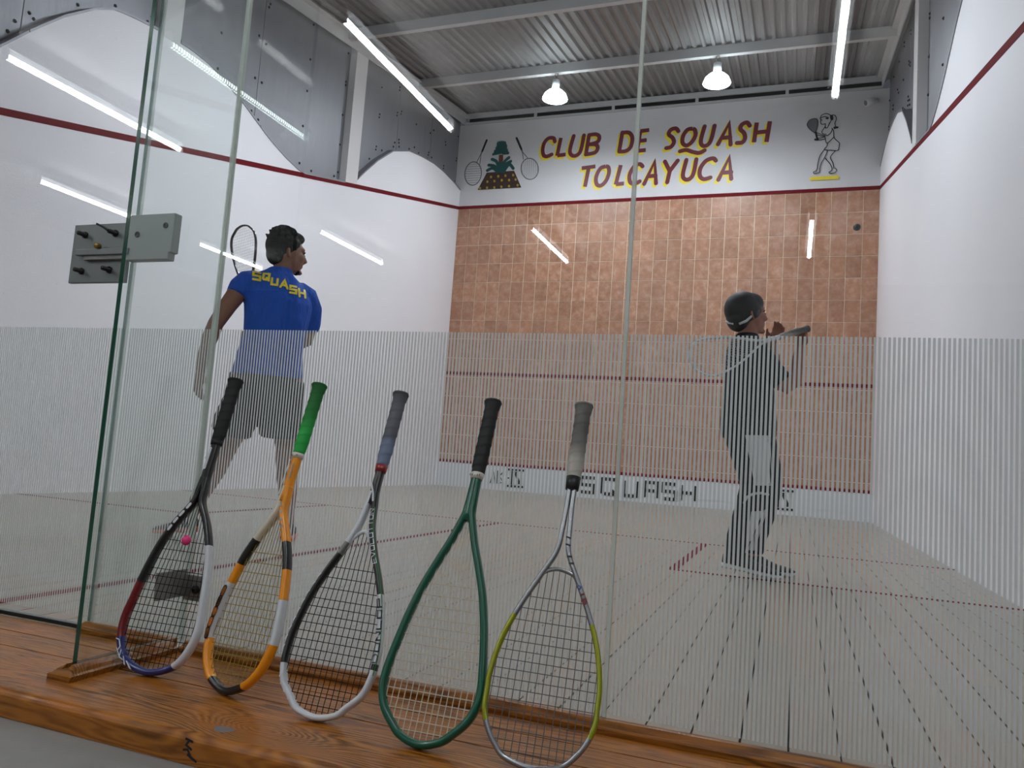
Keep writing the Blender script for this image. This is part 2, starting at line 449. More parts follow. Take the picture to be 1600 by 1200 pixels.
# ------------------------------------------------------------------ front wall
mb = MB(); mb.box(-HW-.2, HW+.2, DEPTH, DEPTH+.2, -.06, 5.955)
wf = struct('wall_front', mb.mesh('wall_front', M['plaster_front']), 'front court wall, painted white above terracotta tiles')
m = MB(); m.box(-HW, HW, DEPTH-.004, DEPTH, .40, OUTZ+.01); P('grout', m, M['grout'], wf)
tw = 2*HW/31; th = .308; g = .008
tm = MB(); tm.box(0, tw-g, -.0085, -.004, 0, th-g); tm.box(.002, tw-g-.002, -.0095, -.0085, .002, th-g-.002); tmesh = tm.mesh('tile', M['tile'])
rest = MB(); cnt = 0
for row in range(14):
    z1 = OUTZ-row*th; z0 = max(z1-th, .41)
    for col in range(30, -1, -1):
        x = -HW+col*tw+g/2
        if cnt < 299 and z1-z0 > th-.01:
            link('tile', tmesh, wf, (x, DEPTH, z0+g/2)); cnt += 1
        else:
            rest.box(x, x+tw-g, DEPTH-.0095, DEPTH-.004, z0+g/2, z1-g/2)
P('lower_tile', rest, M['tile'], wf, kind='stuff')
def wline(name, x0, x1, z0, z1, mat, d=.011):
    m = MB(); m.box(x0, x1, DEPTH-d, DEPTH, z0, z1); return P(name, m, mat, wf)
wline('out_line', -HW, HW, OUTZ, OUTZ+.052, M['red_paint'])
wline('service_line', -HW, HW, 1.775, 1.825, M['red_paint'])
m = MB(); m.box(-HW, HW, DEPTH-.025, DEPTH, .003, .375); m.box(-HW, HW, DEPTH-.03, DEPTH-.02, .118, .124)
tin = P('tin_board', m, M['tin'], wf)
m = MB(); m.prism([(DEPTH, .375), (DEPTH-.03, .375), (DEPTH-.03, .39), (DEPTH-.004, .425), (DEPTH, .425)], 'x', -HW, HW)
P('tin_rail', m, M['red_paint'], wf)

# picture px of the painted wall -> place on the wall plane (solved camera, numbers only used to author the lettering)
_yaw, _pit, _rol = -.3524, .0948, .0711
_f = V((math.sin(_yaw)*math.cos(_pit), math.cos(_yaw)*math.cos(_pit), math.sin(_pit))); _r0 = V((math.cos(_yaw), -math.sin(_yaw), 0)); _u0 = _r0.cross(_f)
_r = math.cos(_rol)*_r0+math.sin(_rol)*_u0; _u = -math.sin(_rol)*_r0+math.cos(_rol)*_u0
_o = V((2.1336, -1.4840, .5186))
def wallpt(u, v, yplane=DEPTH):
    d = _r*((u-800)/1202.58)-_u*((v-600)/1202.58)+_f
    q = _o+d*((yplane-_o.y)/d.y); return q.x, q.z
def front(d): return lambda a, b, k: (a, DEPTH-d-k*.0002, b)

def px5(p): return wallpt(700+p[0]/4, 150+p[1]/4)
def px6(p): return wallpt(1000+p[0]/4, 150+p[1]/4)
LET = [('C', px5, [[(668,285),(660,264),(630,264),(604,290),(592,335),(598,370),(618,378),(648,366)]]),
 ('L', px5, [[(706,262),(682,374)], [(684,372),(736,366)]]),
 ('U', px5, [[(786,250),(762,340),(776,372),(806,370),(830,340),(850,246)]]),
 ('B', px5, [[(882,244),(862,366)], [(884,244),(926,240),(946,256),(934,288),(880,304)], [(884,303),(924,304),(936,326),(918,354),(862,366)]]),
 ('D', px5, [[(1090,228),(1070,346)], [(1090,230),(1132,230),(1152,262),(1142,318),(1112,344),(1070,348)]]),
 ('E', px5, [[(1202,220),(1182,344)], [(1202,220),(1258,213)], [(1190,282),(1242,276)], [(1182,344),(1236,338)]]),
 ('S', px6, [[(240,220),(224,203),(192,212),(180,240),(204,262),(212,290),(194,318),(164,326)]]),
 ('Q', px6, [[(328,204),(296,212),(270,250),(266,292),(290,310),(324,288),(346,248),(344,214),(328,204)], [(250,346),(290,338),(330,350),(370,356),(404,340)]]),
 ('U', px6, [[(404,190),(380,280),(394,312),(428,302),(448,262),(466,186)]]),
 ('A', px6, [[(488,302),(558,172),(566,304)], [(520,262),(564,259)]]),
 ('S', px6, [[(686,186),(668,166),(636,180),(628,208),(650,232),(656,264),(640,290),(606,294)]]),
 ('H', px6, [[(730,166),(712,290)], [(812,158),(790,288)], [(722,230),(800,221)]]),
 ('T', px5, [[(836,452),(922,440)], [(880,448),(856,568)]]),
 ('O', px5, [[(986,440),(952,454),(926,508),(930,552),(956,560),(988,530),(1006,480),(1002,446),(986,440)]]),
 ('L', px5, [[(1080,432),(1048,554)], [(1050,552),(1100,547)]]),
 ('C', px5, [[(1216,440),(1200,426),(1166,438),(1136,490),(1138,538),(1164,550),(1198,534)]]),
 ('A', px5, [[(1226,550),(1292,412),(1300,546)], [(1256,502),(1298,498)]]),
 ('Y', px5, [[(1356,410),(1386,470)], [(1436,404),(1386,470),(1370,540)]]),
 ('U', px6, [[(290,400),(268,492),(284,522),(316,514),(336,478),(352,396)]]),
 ('C', px6, [[(474,404),(456,390),(412,406),(378,452),(374,498),(398,520),(440,510)]]),
 ('A', px6, [[(490,524),(558,386),(570,518)], [(522,480),(570,476)]])]
for nm, fn, strokes in LET:
    for mat, off, wd, dep in ((M['yellow_letter'], (-.028, -.034), .066, .0012), (M['red_letter'], (0, 0), .062, .0030)):
        m = MB()
        for i, s in enumerate(strokes):
            q = [fn(p) for p in s]; q = [(a+off[0], b+off[1]) for a, b in q]
            straight = nm in 'LEHTA' or (nm == 'Y')
            ribbon2d(m, q, wd, front(dep), i, not straight, caps=nm not in 'LEHT')
        P('letter' if mat is M['red_letter'] else 'letter_shadow', m, mat, wf)

# painted emblem: two rackets beside a plant on a mound
def e8(p): return wallpt(700+p[0]/6.667, 150+p[1]/6.667)
def ell(cx, cy, rx, ry, tilt, n=24):
    c, s = math.cos(tilt), math.sin(tilt)
    return [(cx+rx*math.cos(2*PI*j/n)*c-ry*math.sin(2*PI*j/n)*s, cy+rx*math.cos(2*PI*j/n)*s+ry*math.sin(2*PI*j/n)*c) for j in range(n+1)]
m = MB(); lay = [0]
def st(pts, wd, mi=0, fn=e8, smooth=True):
    lay[0] += 1; ribbon2d(m, [fn(p) for p in pts], wd, front(.0012), lay[0], smooth, True, mi)
def py(pts, mi=0, fn=e8):
    lay[0] += 1; poly2d(m, [fn(p) for p in pts], front(.0012), lay[0], mi)
st(ell(262, 808, 86, 122, .12), .016)
for k in range(-4, 5): 
    w_ = 84*math.sqrt(max(0, 1-(k*24/118)**2)); st([(262-w_, 808+k*24+4), (262+w_, 808+k*24-4)], .005)
st([(300,692),(345,600)], .012); st([(332,712),(346,600)], .012); st([(345,605),(402,462)], .022); st([(358,575),(404,462)], .034, 1)
st(ell(852, 760, 90, 110, -.1), .016)
for k in range(-4, 5):
    w_ = 100*math.sqrt(max(0, 1-(k*20/90)**2)); st([(852+k*20, 760-w_), (852+k*20+4, 760+w_)], .005)
st([(786,662),(775,582)], .012); st([(830,645),(775,582)], .012); st([(775,580),(714,436)], .022); st([(766,556),(716,440)], .034, 1)
P('painted_racket', m, [M['grey_paint'], M['black_paint']], wf)
m = MB()
py([(405,800),(690,780),(765,955),(310,980)], 2)
for p in [(450,845),(525,838),(600,832),(680,825),(412,895),(485,888),(562,880),(638,878),(707,872),(335,962),(408,958),(485,955),(558,948),(638,942),(728,932)]:
    py(ell(p[0], p[1], 12, 14, 0, 10)[:-1], 4)
py([(533,615),(578,615),(574,720),(528,720)], 3)
py([(500,800),(520,690),(585,690),(600,795)], 1)
for a, b, c in [((535,780),(510,690),(462,662)), ((565,780),(590,690),(636,644)), ((525,790),(490,735),(428,722)), ((575,790),(605,715),(656,684)), ((520,795),(470,755),(412,778)), ((585,790),(640,715),(682,758))]:
    st([a, b, c], .05, 1); 
py([(520,480),(562,472),(605,476),(612,505),(622,520),(615,545),(628,560),(626,578),(642,590),(636,610),(585,615),(560,605),(465,625),(462,605),(482,590),(478,575),(498,560),(498,540),(512,520),(508,500)], 1)
P('painted_plant', m, [M['grey_paint'], M['teal_paint'], M['brown_paint'], M['trunk_paint'], M['ochre_paint']], wf)
# painted woman with a paddle, line drawing
def e9(p): return wallpt(1240+p[0]/9.23, 165+p[1]/9.23)
m = MB()
py([(200,255),(230,215),(290,195),(338,202),(350,260),(335,340),(310,390),(280,385),(230,340),(195,290)], 1, e9)
st([(200,255),(230,215),(290,195),(338,202),(350,260),(335,340),(310,390),(280,385),(230,340),(195,290),(200,255)], .009, 0, e9)
st([(318,390),(345,500)], .026, 0, e9); st([(312,495),(350,495)], .03, 0, e9)
for s in [[(540,150),(480,120),(410,140),(385,185),(395,215),(388,240),(400,270),(430,275),(455,265),(455,300),(465,330)], [(390,185),(440,165),(500,180),(485,200)],
          [(540,150),(555,180),(530,240),(515,270)], [(560,140),(600,150),(615,200),(595,260),(610,310),(630,320),(590,340)], [(520,250),(490,320),(455,330)],
          [(455,310),(410,375),(420,410),(470,420)], [(550,330),(575,370),(580,450),(600,490),(655,540),(660,570),(645,650)],
          [(555,350),(540,390),(490,435),(420,430),(340,400),(300,400)], [(320,420),(380,440),(440,450)], [(440,460),(350,480)], [(450,490),(350,505)],
          [(450,450),(470,540),(500,535),(540,500),(580,460)], [(490,540),(480,590),(445,640),(530,650),(620,655),(645,640)],
          [(445,640),(380,730),(350,840),(340,920)], [(490,650),(450,750),(400,830),(375,920)], [(600,660),(530,750),(565,830),(580,910)], [(450,760),(520,840),(555,910)],
          [(340,915),(320,950),(290,960),(295,985),(370,970),(375,920)], [(555,910),(545,945),(515,965),(525,985),(590,975),(620,940),(600,910)]]:
    st(s, .011, 0, e9)
st([(545,160),(552,200)], .04, 0, e9); st([(470,190),(490,195)], .02, 0, e9); st([(395,215),(405,215)], .014, 0, e9); st([(590,325),(630,322)], .03, 0, e9)
st([(255,1060),(440,1050),(628,1040)], .05, 2, e9)
P('painted_player', m, [M['black_paint'], M['grey_paint'], M['yellow_letter']], wf)
# lettering on the tin
lx = [(-.79,-.58,'S'),(-.46,-.24,'Q'),(-.14,.07,'U'),(.16,.36,'A'),(.43,.61,'S'),(.68,.88,'H')]
for a, b, ch in lx:
    m = MB()
    for i, s in enumerate(FONT[ch]):
        ribbon2d(m, [(a+(b-a)*x, .085+.215*y) for x, y in s], .048, lambda p, q, k: (p, DEPTH-.032-k*.0002, q), i, False, False)
    P('tin_letter', m, M['black_paint'], wf)
for x0 in (-2.25, 1.62):
    m = MB(); F = lambda p, q, k: (p, DEPTH-.032-k*.0002, q)
    def rb(pts, wd, k): ribbon2d(m, [(x0+a, b) for a, b in pts], wd, F, k, False, False)
    rb([(.02,.10),(.06,.31),(.10,.10)], .014, 0); rb([(.13,.10),(.13,.30)], .014, 1); rb([(.17,.12),(.23,.12),(.17,.22),(.23,.30)], .012, 2)
    rb([(.27,.33),(.56,.33)], .03, 3); rb([(.28,.08),(.56,.08)], .03, 4); rb([(.36,.10),(.36,.31)], .04, 5); rb([(.42,.30),(.50,.12)], .04, 6); rb([(.52,.10),(.52,.31)], .03, 7); rb([(.28,.2),(.34,.2)], .02, 8)
    P('tin_emblem', m, M['black_paint'], wf)

# vent slot above the front wall
mb = MB(); mb.box(-HW, HW, DEPTH-.03, DEPTH-.005, 5.955, 5.985)
tr = struct('trim_1', mb.mesh('vent_rail', M['purlin']), 'grey steel frame of the vent slot under the roof')
m = MB(); m.box(-HW, HW, DEPTH-.04, DEPTH-.012, 6.052, 6.135); P('top_rail', m, M['purlin'], tr)
for k in range(-3, 4):
    x = .63+1.272*k-.0
    if abs(x) > HW: continue
    m = MB(); m.box(x-.022, x+.022, DEPTH-.035, DEPTH-.012, 5.985, 6.052); P('mullion', m, M['purlin'], tr)
m = MB(); m.box(-HW, HW, DEPTH+.16, DEPTH+.18, 5.955, 6.3); P('vent_dark_sheet', m, M['dark'], tr)  # dark sheet stands in for the unlit space behind the slot

# ------------------------------------------------------------------ side walls
HUMP = [(GY,2.30),(.40,2.42),(.80,2.50),(1.10,2.52),(1.40,2.60),(1.70,2.76),(2.06,3.12),(2.27,3.36),(2.50,3.60),(2.76,3.82),(2.93,3.92),(3.15,3.965),(3.48,4.01),(3.75,4.03),(4.02,4.015),(4.50,3.87),(4.94,3.69),(5.25,3.60),(5.55,3.545),(5.95,3.63),(6.42,3.745),
        (6.70,3.90),(6.77,3.985),(7.12,4.31),(7.50,4.60),(7.95,4.785),(8.35,4.86),(8.75,4.91),(9.1,4.915),(9.5,4.89),(DEPTH,4.85)]
def hz(y): return max(hz0(y), outz(y)+.058)
def hz0(y):
    for (a, b), (c, d) in zip(HUMP[:-1], HUMP[1:]):
        if a <= y <= c: return b+(d-b)*(y-a)/(c-a)
    return HUMP[-1][1]
top = [(GY+(DEPTH-GY)*i/160, hz(GY+(DEPTH-GY)*i/160)) for i in range(161)]
for sx, side in ((-1, 'left'), (1, 'right')):
    X = sx*HW
    mb = MB(); mb.prism([(GY, -.06), (DEPTH, -.06)]+top[::-1], 'x', X, X+sx*.2)
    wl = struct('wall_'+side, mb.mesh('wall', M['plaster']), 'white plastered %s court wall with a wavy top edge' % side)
    m = MB(); m.prism([(GY, outz(GY)), (DEPTH, outz(DEPTH)), (DEPTH, outz(DEPTH)+.054), (GY, outz(GY)+.054)], 'x', X-sx*.003, X); P('out_line', m, M['red_paint'], wl)
    # steel sheets over the wall, edges cut to the wave
    seams = [GY, 1.05, 2.25, 3.42, 3.63, 4.79, 6.42, 6.68, 7.72, 8.75, DEPTH]
    rv = MB()
    for a, b in zip(seams[:-1], seams[1:]):
        n = 14; ys = [a+.004+(b-a-.008)*i/n for i in range(n+1)]
        iscol = b-a < .3
        if iscol:
            m = MB(); zb = outz(a)+.05 if a > 5 else hz(a)-.03
            m.prism([(a, zb), (b, zb), (b, roofz(b)-.02), (a, roofz(a)-.02)], 'x', X-sx*.002, X+sx*.12); P('column', m, M['column'], wl); continue
        lo = [(y, hz(y)) for y in ys]
        m = MB(); m.prism([(y, z-.03) for y, z in lo]+[(ys[-1], roofz(ys[-1])-.01), (ys[0], roofz(ys[0])-.01)], 'x', X+sx*.09, X+sx*.10)
        P('metal_sheet', m, M['galv'], wl)
        # metal capping on the wavy wall top
        m = MB(); vs_ = []
        for (y, z) in lo: vs_ += [(X-sx*.008, y, z-.016), (X-sx*.008, y, z+.007), (X+sx*.088, y, z+.010), (X+sx*.088, y, z-.004)]
        m.ring_loft([vs_[i*4:i*4+4] for i in range(n+1)])
        P('wall_capping', m, M['galv'], wl)
        rr = random.Random(int(a*100))
        for y in (ys[0]+.05, (a+b)/2, ys[-1]-.05):
            z = max(hz(y), outz(y))+.12
            while z < roofz(y)-.15:
                for dz in (0, .045) if rr.random() < .25 else (0,):
                    rv.ball((X+sx*.090, y+rr.uniform(-.01, .01), z+dz), (.015, .015, .015), 6, 5)
                z += rr.uniform(.34, .46)
        for i in range(1, n, 4):
            rv.ball((X+sx*.090, ys[i], lo[i][1]+.06), (.015, .015, .015), 6, 5)
    P('rivet', rv, M['bolt'], wl, kind='stuff')
    # eaves angle under the roof
    m = MB(); m.prism([(.1, roofz(.1)-.19), (DEPTH, roofz(DEPTH)-.19), (DEPTH, roofz(DEPTH)-.01), (.1, roofz(.1)-.01)], 'x', X-sx*.0, X-sx*.012)
    m.prism([(.1, roofz(.1)-.05), (DEPTH, roofz(DEPTH)-.05), (DEPTH, roofz(DEPTH)-.04), (.1, roofz(.1)-.04)], 'x', X-sx*.012, X-sx*.08)
    P('eaves_angle', m, M['purlin'], wl)

# ------------------------------------------------------------------ roof
mb = MB(); y0, y1 = -.1, DEPTH+.3
mb.prism([(y0, roofz(y0)+.06), (y1, roofz(y1)+.06), (y1, roofz(y1)+.075), (y0, roofz(y0)+.075)], 'x', -HW-.3, HW+.3)
ceil_ = struct('ceiling', mb.mesh('ceiling', M['roof']), 'sloping corrugated steel roof on grey purlins')
pc = .12; prof = [(0, 0), (.035, 0), (.05, .032), (.105, .032), (.12, 0)]
nper = 9; shw = pc*nper; x = -HW-.15
while x < HW+.1:
    pts = []
    for k in range(nper): pts += [(x+k*pc+a, b) for a, b in prof[:-1]]
    pts.append((x+nper*pc, 0))
    m = MB(); n = len(pts); vs_ = []
    for (a, b) in pts: vs_ += [(a, y0, roofz(y0)+b), (a, y1, roofz(y1)+b)]
    m.add(vs_, [(2*i, 2*i+1, 2*i+3, 2*i+2) for i in range(n-1)])
    P('roof_sheet', m, M['roof'], ceil_); x += shw
for yp in (8.05, 6.2, 4.35, 2.5, .65):
    z = roofz(yp)
    prof_ = [(yp-.03, z-.13), (yp+.035, z-.13), (yp+.035, z-.115), (yp-.02, z-.115), (yp-.02, z-.008), (yp+.03, z-.008), (yp+.03, z-.001), (yp-.03, z-.003)]
    m = MB(); m.prism(prof_, 'x', -HW+.02, HW-.02); P('purlin', m, M['purlin'], ceil_)

# ------------------------------------------------------------------ hall on this side of the glass and wall over the glass
DZ = -.052
mb = MB(); mb.box(-6.5, 6.5, -8.5, .0, DZ-.1, DZ); struct('floor', mb.mesh('floor_hall', M['concrete']), 'grey concrete hall floor below the wooden step')
mb = MB(); mb.box(-HW-.2, HW+.2, GY, GY+.2, 2.42, roofz(GY)+.05); struct('wall_back', mb.mesh('wall_back', M['plaster']), 'white court wall above the glass')
mb = MB(); mb.box(-6.5, 6.5, -8.5, GY, 2.92, 3.0); struct('ceiling', mb.mesh('ceiling_hall', M['hall_ceiling']), 'grey hall ceiling behind the viewer')
mb = MB(); mb.box(-6.5, 6.5, -8.6, -8.5, DZ, 3.0); struct('wall_rear', mb.mesh('wall_hall_rear', M['hall_wall']), 'grey rear wall of the hall')
for sx, s in ((-1, 'left'), (1, 'right')):
    mb = MB(); a, b = sorted((sx*6.5, sx*6.6)); mb.box(a, b, -8.5, GY, DZ, 3.0); struct('wall_far_'+s, mb.mesh('wall_hall', M['hall_wall']), 'grey %s wall of the hall' % s)
    mb = MB(); a, b = sorted((sx*(HW+.2), sx*6.5)); mb.box(a, b, GY, GY+.2, DZ, 3.0); struct('wall_outer_'+s, mb.mesh('wall_hall_front', M['hall_wall']), 'grey hall wall beside the court on the %s' % s)

# ------------------------------------------------------------------ glass back wall
FILM_TOP = .79
def film_mesh(x0, x1):
    m = MB(); p = .0082; k = math.ceil(x0/p)
    while k*p+.0047 < x1:
        a = k*p; y = GY+.0124
        m.add([(a, y, .026), (a+.0047, y, .026), (a+.0047, y, FILM_TOP), (a, y, FILM_TOP)], [(0, 1, 2, 3)]); k += 1
    return m
def pane_mesh(x0, x1, z0, z1, edge):
    m = MB(); m.box(x0, x1, GY, GY+.012, z0, z1)
    m.mi = [1, 1, 0, 1, 2, 1]; return m.mesh('pane', [M['glass'], edge, M['glass_inner']])
def glass_panel(name, label, x0, x1, z0=.006, edge=None):
    o = struct(name, pane_mesh(x0, x1, z0, 2.40, edge or M['edge_pale']), label)
    P('striped_film', film_mesh(x0+.002, x1-.002), M['film'], o, kind='stuff'); return o
door = glass_panel('door_1', 'frameless glass court door left of the glass fin, striped lower half', -.46, .444, .010, M['edge_mid'])
wn = glass_panel('window_1', 'narrow glass panel between the glass door and the fin', .453, .741, .006, M['edge_pale'])
glass_panel('window_2', 'wide glass panel behind the five rackets', .749, 1.799)
glass_panel('window_3', 'glass panel right of the rackets', 1.807, 2.807)
glass_panel('window_4', 'glass panel against the right wall', 2.815, HW-.002)
glass_panel('window_5', 'glass panel left of the glass door', -1.47, -.468)
glass_panel('window_6', 'glass panel towards the left wall', -2.31, -1.478)
glass_panel('window_7', 'glass panel against the left wall', -HW+.002, -2.318)
for x in (1.803, 2.811, -1.474, -2.314, .745):
    m = MB(); m.box(x-.0035, x+.0035, GY+.001, GY+.011, .02, 2.40)
    link('silicone_joint', m.mesh('seal', M['seal']), bpy.data.objects['window_2'] if x in (1.803, .745) else bpy.data.objects['window_3'] if x == 2.811 else bpy.data.objects['window_6'])
m = MB(); m.box(-.458, .442, GY-.003, GY+.014, .0005, .0095); P('door_sweep', m, M['black_plastic'], door)
# fin
m = MB(); FX = .745; m.box(FX-.006, FX+.006, -.226, GY-.001, .028, 2.40); m.mi = [2, 2, 1, 0, 2, 0]
fin = struct('window_8', m.mesh('fin', [M['fin_glass'], M['edge'], M['edge_pale']]), 'upright glass fin standing out from the glass wall, dark green front edge')
# bracket at the foot of the fin
m = MB(); m.box(FX+.0065, FX+.015, -.035, GY-.012, .128, .192); P('bracket', m, M['steel_dark'], fin)
m = MB(); m.box(FX+.0065, FX+.066, GY-.012, GY-.003, .118, .178); b2 = P('bracket', m, M['steel_dark'], fin)
m = MB(); m.lathe([(.010, 0), (.010, -.006), (.006, -.009), (.002, -.009)], (FX+.045, GY-.012, .146), 12, 'y'); P('bolt', m, M['bolt'], b2)
# door lock: plate with four bolts, sliding bar, strike plate on the neighbouring panel
m = MB(); m.box(.240, .443, GY-.012, GY-.001, .910, 1.075); lp = P('lock_plate', m, M['steel'], door); bevel_obj(lp, .002)
for (x, z) in ((.283,1.045),(.393,1.046),(.286,.943),(.386,.945)):
    m = MB(); m.lathe([(.0095, 0), (.0095, -.004), (.006, -.005), (.006, -.024), (.003, -.025)], (x, GY-.012, z), 12, 'y'); P('bolt', m, M['bolt'], lp, True)
m = MB(); m.limb([(.393, GY-.036, 1.047), (.372, GY-.038, 1.058), (.352, GY-.04, 1.066)], [.004, .003, .0025], 8); P('hex_key', m, M['bolt'], lp)
m = MB(); m.box(.275, .462, GY-.030, GY-.016, .983, 1.000); lb = P('latch_bar', m, M['steel'], lp); bevel_obj(lb, .002)
m = MB(); m.box(.300, .440, GY-.024, GY-.012, .972, .983); P('latch_guide', m, M['steel_dark'], lp)
m = MB(); m.lathe([(.008, 0), (.008, -.012), (.005, -.016), (.001, -.017)], (.352, GY-.022, 1.008), 12, 'y'); P('latch_knob', m, M['brass'], lp, True)
m = MB(); m.prism([(.452,.966),(.596,.966),(.596,.985),(.606,.985),(.606,1.090),(.452,1.090)], 'y', GY-.026, GY-.001); sp = P('strike_plate', m, M['steel_light'], wn); bevel_obj(sp, .0025)
for (x, z) in ((.485,1.036),(.578,1.057)):
    m = MB(); m.lathe([(.0078, 0), (.0078, -.002), (.005, -.0022), (.0045, -.0006), (.001, -.0006)], (x, GY-.0262, z), 12, 'y'); P('screw', m, M['bolt'], sp)

# ------------------------------------------------------------------ wooden step, mouldings
step = thing('wooden_step', 'varnished pine step in front of the glass wall carrying the rackets', 'step', (1.2, -.15, DZ))
def board(ya, yb, nose=False):
    m = MB()
    if nose:
        r = .016; pr = [(ya+r*(1-math.cos(t)), -r+r*math.sin(t)) for t in [PI/2*i/5 for i in range(6)]]
        m.prism([(ya, DZ+.001)]+pr+[(yb, 0), (yb, DZ+.001)], 'x', -HW, HW)
    else: m.box(-HW, HW, ya, yb, DZ+.012, 0)
    return P('plank', m, M['deck'], step)
front_board = board(-.352, -.1385, True); board(-.1345, -.0425); board(-.0385, .0535)
m = MB(); m.box(-HW, HW, -.33, .05, DZ+.002, DZ+.011); P('step_frame', m, M['dark'], step)
# scuffs on the front board
def scf(a, b, k): return (a, -.3524-k*.0001, b)
m = MB()
for i, s in enumerate([[(1.176,-.010),(1.196,-.013)], [(1.186,-.012),(1.178,-.022),(1.194,-.028)], [(1.172,-.032),(1.184,-.030),(1.196,-.044)], [(1.186,-.040),(1.212,-.049)]]):
    ribbon2d(m, [(1.172+(p[0]-1.192)*.72, p[1]*.86) for p in s], .0042, scf, i, False)
P('scuff_mark', m, M['black_paint'], step)
M['stain'] = plain('grey_stain', (112, 106, 106), .5)
m = MB(); poly2d(m, [(1.200+.020*math.cos(t)*(1+.25*math.sin(3*t)), -.306+.014*math.sin(t)) for t in [2*PI*i/14 for i in range(14)]], lambda a, b, k: (a, b, .0004)); P('stain', m, M['stain'], step)
# glass sill moulding
SILL = [(GY-.002, 0), (GY-.034, 0), (GY-.034, .010), (GY-.030, .013), (GY-.024, .013), (GY-.022, .016), (GY-.014, .022), (GY-.008, .023), (GY-.002, .023)]
for nm, x0, x1 in (('trim_2', .447, .741), ('trim_3', .775, HW)):
    m = MB(); m.prism(SILL, 'x', x0, x1); struct(nm, m.mesh('sill', M['moulding']), 'stepped pine moulding along the foot of the glass' + (' left of the fin' if nm == 'trim_2' else ' right of the fin'))
m = MB(); hwb = .031
P2 = [(-hwb, 0), (-hwb, .011), (-hwb+.006, .014), (-hwb+.012, .020), (-.0075, .028), (-.0075, .020), (.0075, .020), (.0075, .028), (hwb-.012, .020), (hwb-.006, .014), (hwb, .011), (hwb, 0)]
rings = []
for yy, zc in ((-.262, .0), (-.2615, .011), (-.256, .0135), (-.249, .020), (-.2385, .028), (GY-.036, .03)):
    rings.append([(FX+a, yy, min(b, zc)) for a, b in P2])
m.ring_loft(rings); struct('trim_4', m.mesh('fin_base', M['moulding']), 'moulded pine base under the glass fin')

# ------------------------------------------------------------------ lamps
m = MB(); m.lathe([(.030, 0), (.045, -.01), (.060, -.03), (.105, -.055), (.150, -.10), (.170, -.155), (.173, -.160), (.168, -.160), (.145, -.10), (.100, -.06), (.04, -.035)], (0, 0, 0), 28, cap=False); domeM = m.mesh('dome', M['lamp_dome'], True)
m = MB(); m.lathe([(.001, -.172), (.08, -.170), (.14, -.163), (.169, -.156), (.169, -.150), (.001, -.150)], (0, 0, 0), 28); lensM = m.mesh('lens', M['lamp'], True)
m = MB(); m.lathe([(.001, .11), (.035, .11), (.052, .10), (.052, .0), (.03, -.01), (.001, -.01)], (0, 0, 0), 18); ballM = m.mesh('ballast_housing', M['white_metal'], True)
m = MB(); m.limb([(0, 0, .10), (0, 0, .16)], [.006, .006], 8)
m.limb([(.022*math.cos(a), 0, .185+.026*math.sin(a)) for a in [2*PI*i/12 for i in range(12)]], [.004]*12, 6); hookM = m.mesh('hook', M['steel'])
def high_bay(x, y, label):
    z = roofz(y)-.12-.21
    t = thing('high_bay_lamp', label, 'lamp', (x, y, z), 'round high bay lamps under the court roof')
    for nm, me in (('dome', domeM), ('lens', lensM), ('ballast_housing', ballM), ('hook', hookM)): link(nm, me, t, (x, y, z))
high_bay(-1.045, 8.05, 'lit round high bay lamp hanging above the word CLUB')
high_bay(1.09, 8.05, 'lit round high bay lamp hanging above the word SQUASH')
high_bay(-1.05, 4.35, 'left added unseen high bay lamp over the middle of the court')  # extra lamp out of view, added to brighten the court
high_bay(1.09, 4.35, 'right added unseen high bay lamp over the middle of the court')  # its twin, likewise added for court light

def tube_lamp(x, ya, yb, label, z=2.79, dots=False):
    t = thing('tube_lamp', label, 'lamp', (x, (ya+yb)/2, z), 'tube lamps under the hall ceiling, mirrored in the glass')
    L = abs(yb-ya)
    m = MB(); h = L/2
    m.prism([(-.030, .075), (-.045, .040), (-.040, .038), (-.026, .066), (.026, .066), (.040, .038), (.045, .040), (.030, .075)], 'y', -h, h)
    link('housing', m.mesh('housing', M['lamp_housing']), t, (x, (ya+yb)/2, z))
    m = MB(); m.limb([(0, -h+.02, 0), (0, h-.02, 0)], [.019, .019], 12); link('tube', m.mesh('tube', M['dotted'] if dots else M['tube']), t, (x, (ya+yb)/2, z))
    for e in (-h, h-.02):
        m = MB(); m.box(-.022, .022, e, e+.02, -.022, .068); link('end_cap', m.mesh('end_cap', M['white_metal']), t, (x, (ya+yb)/2, z))
    for e in (-h*.6, h*.6):
        m = MB(); m.limb([(0, e, .075), (0, e, 2.92-z)], [.004, .004], 6); link('suspension_wire', m.mesh('suspension_wire', M['steel']), t, (x, (ya+yb)/2, z))
G2 = 2*GY
tube_lamp(-4.60, G2-3.55, G2-4.72, 'hall tube lamp mirrored just above the steel door lock')
tube_lamp(-4.60, G2-5.64, G2-6.84, "hall tube lamp mirrored across the shoulder of the player in blue")
tube_lamp(-2.57, G2-1.70, G2-3.20, 'long hall tube lamp mirrored across the red line beside the fin')
tube_lamp(-2.71, G2-5.35, G2-6.72, "hall tube lamp mirrored on the white wall before the blue shirted player's face")
tube_lamp(-.20, G2-1.83, G2-3.25, 'bright hall tube lamp mirrored over the roof beams and metal sheets')
tube_lamp(-.36, G2-5.51, G2-6.84, 'hall tube lamp mirrored on the tiles below the word club')
tube_lamp(2.305, G2-1.90, G2-3.25, 'hall tube lamp mirrored upright over the roof beside a high bay lamp')
tube_lamp(2.235, G2-5.52, G2-6.84, 'hall tube lamp mirrored upright on the tiles near the squash ball')
tube_lamp(4.70, G2-1.83, G2-3.25, 'added unseen hall tube lamp outermost on the right, nearer the glass')  # unseen row, added for more light in the hall
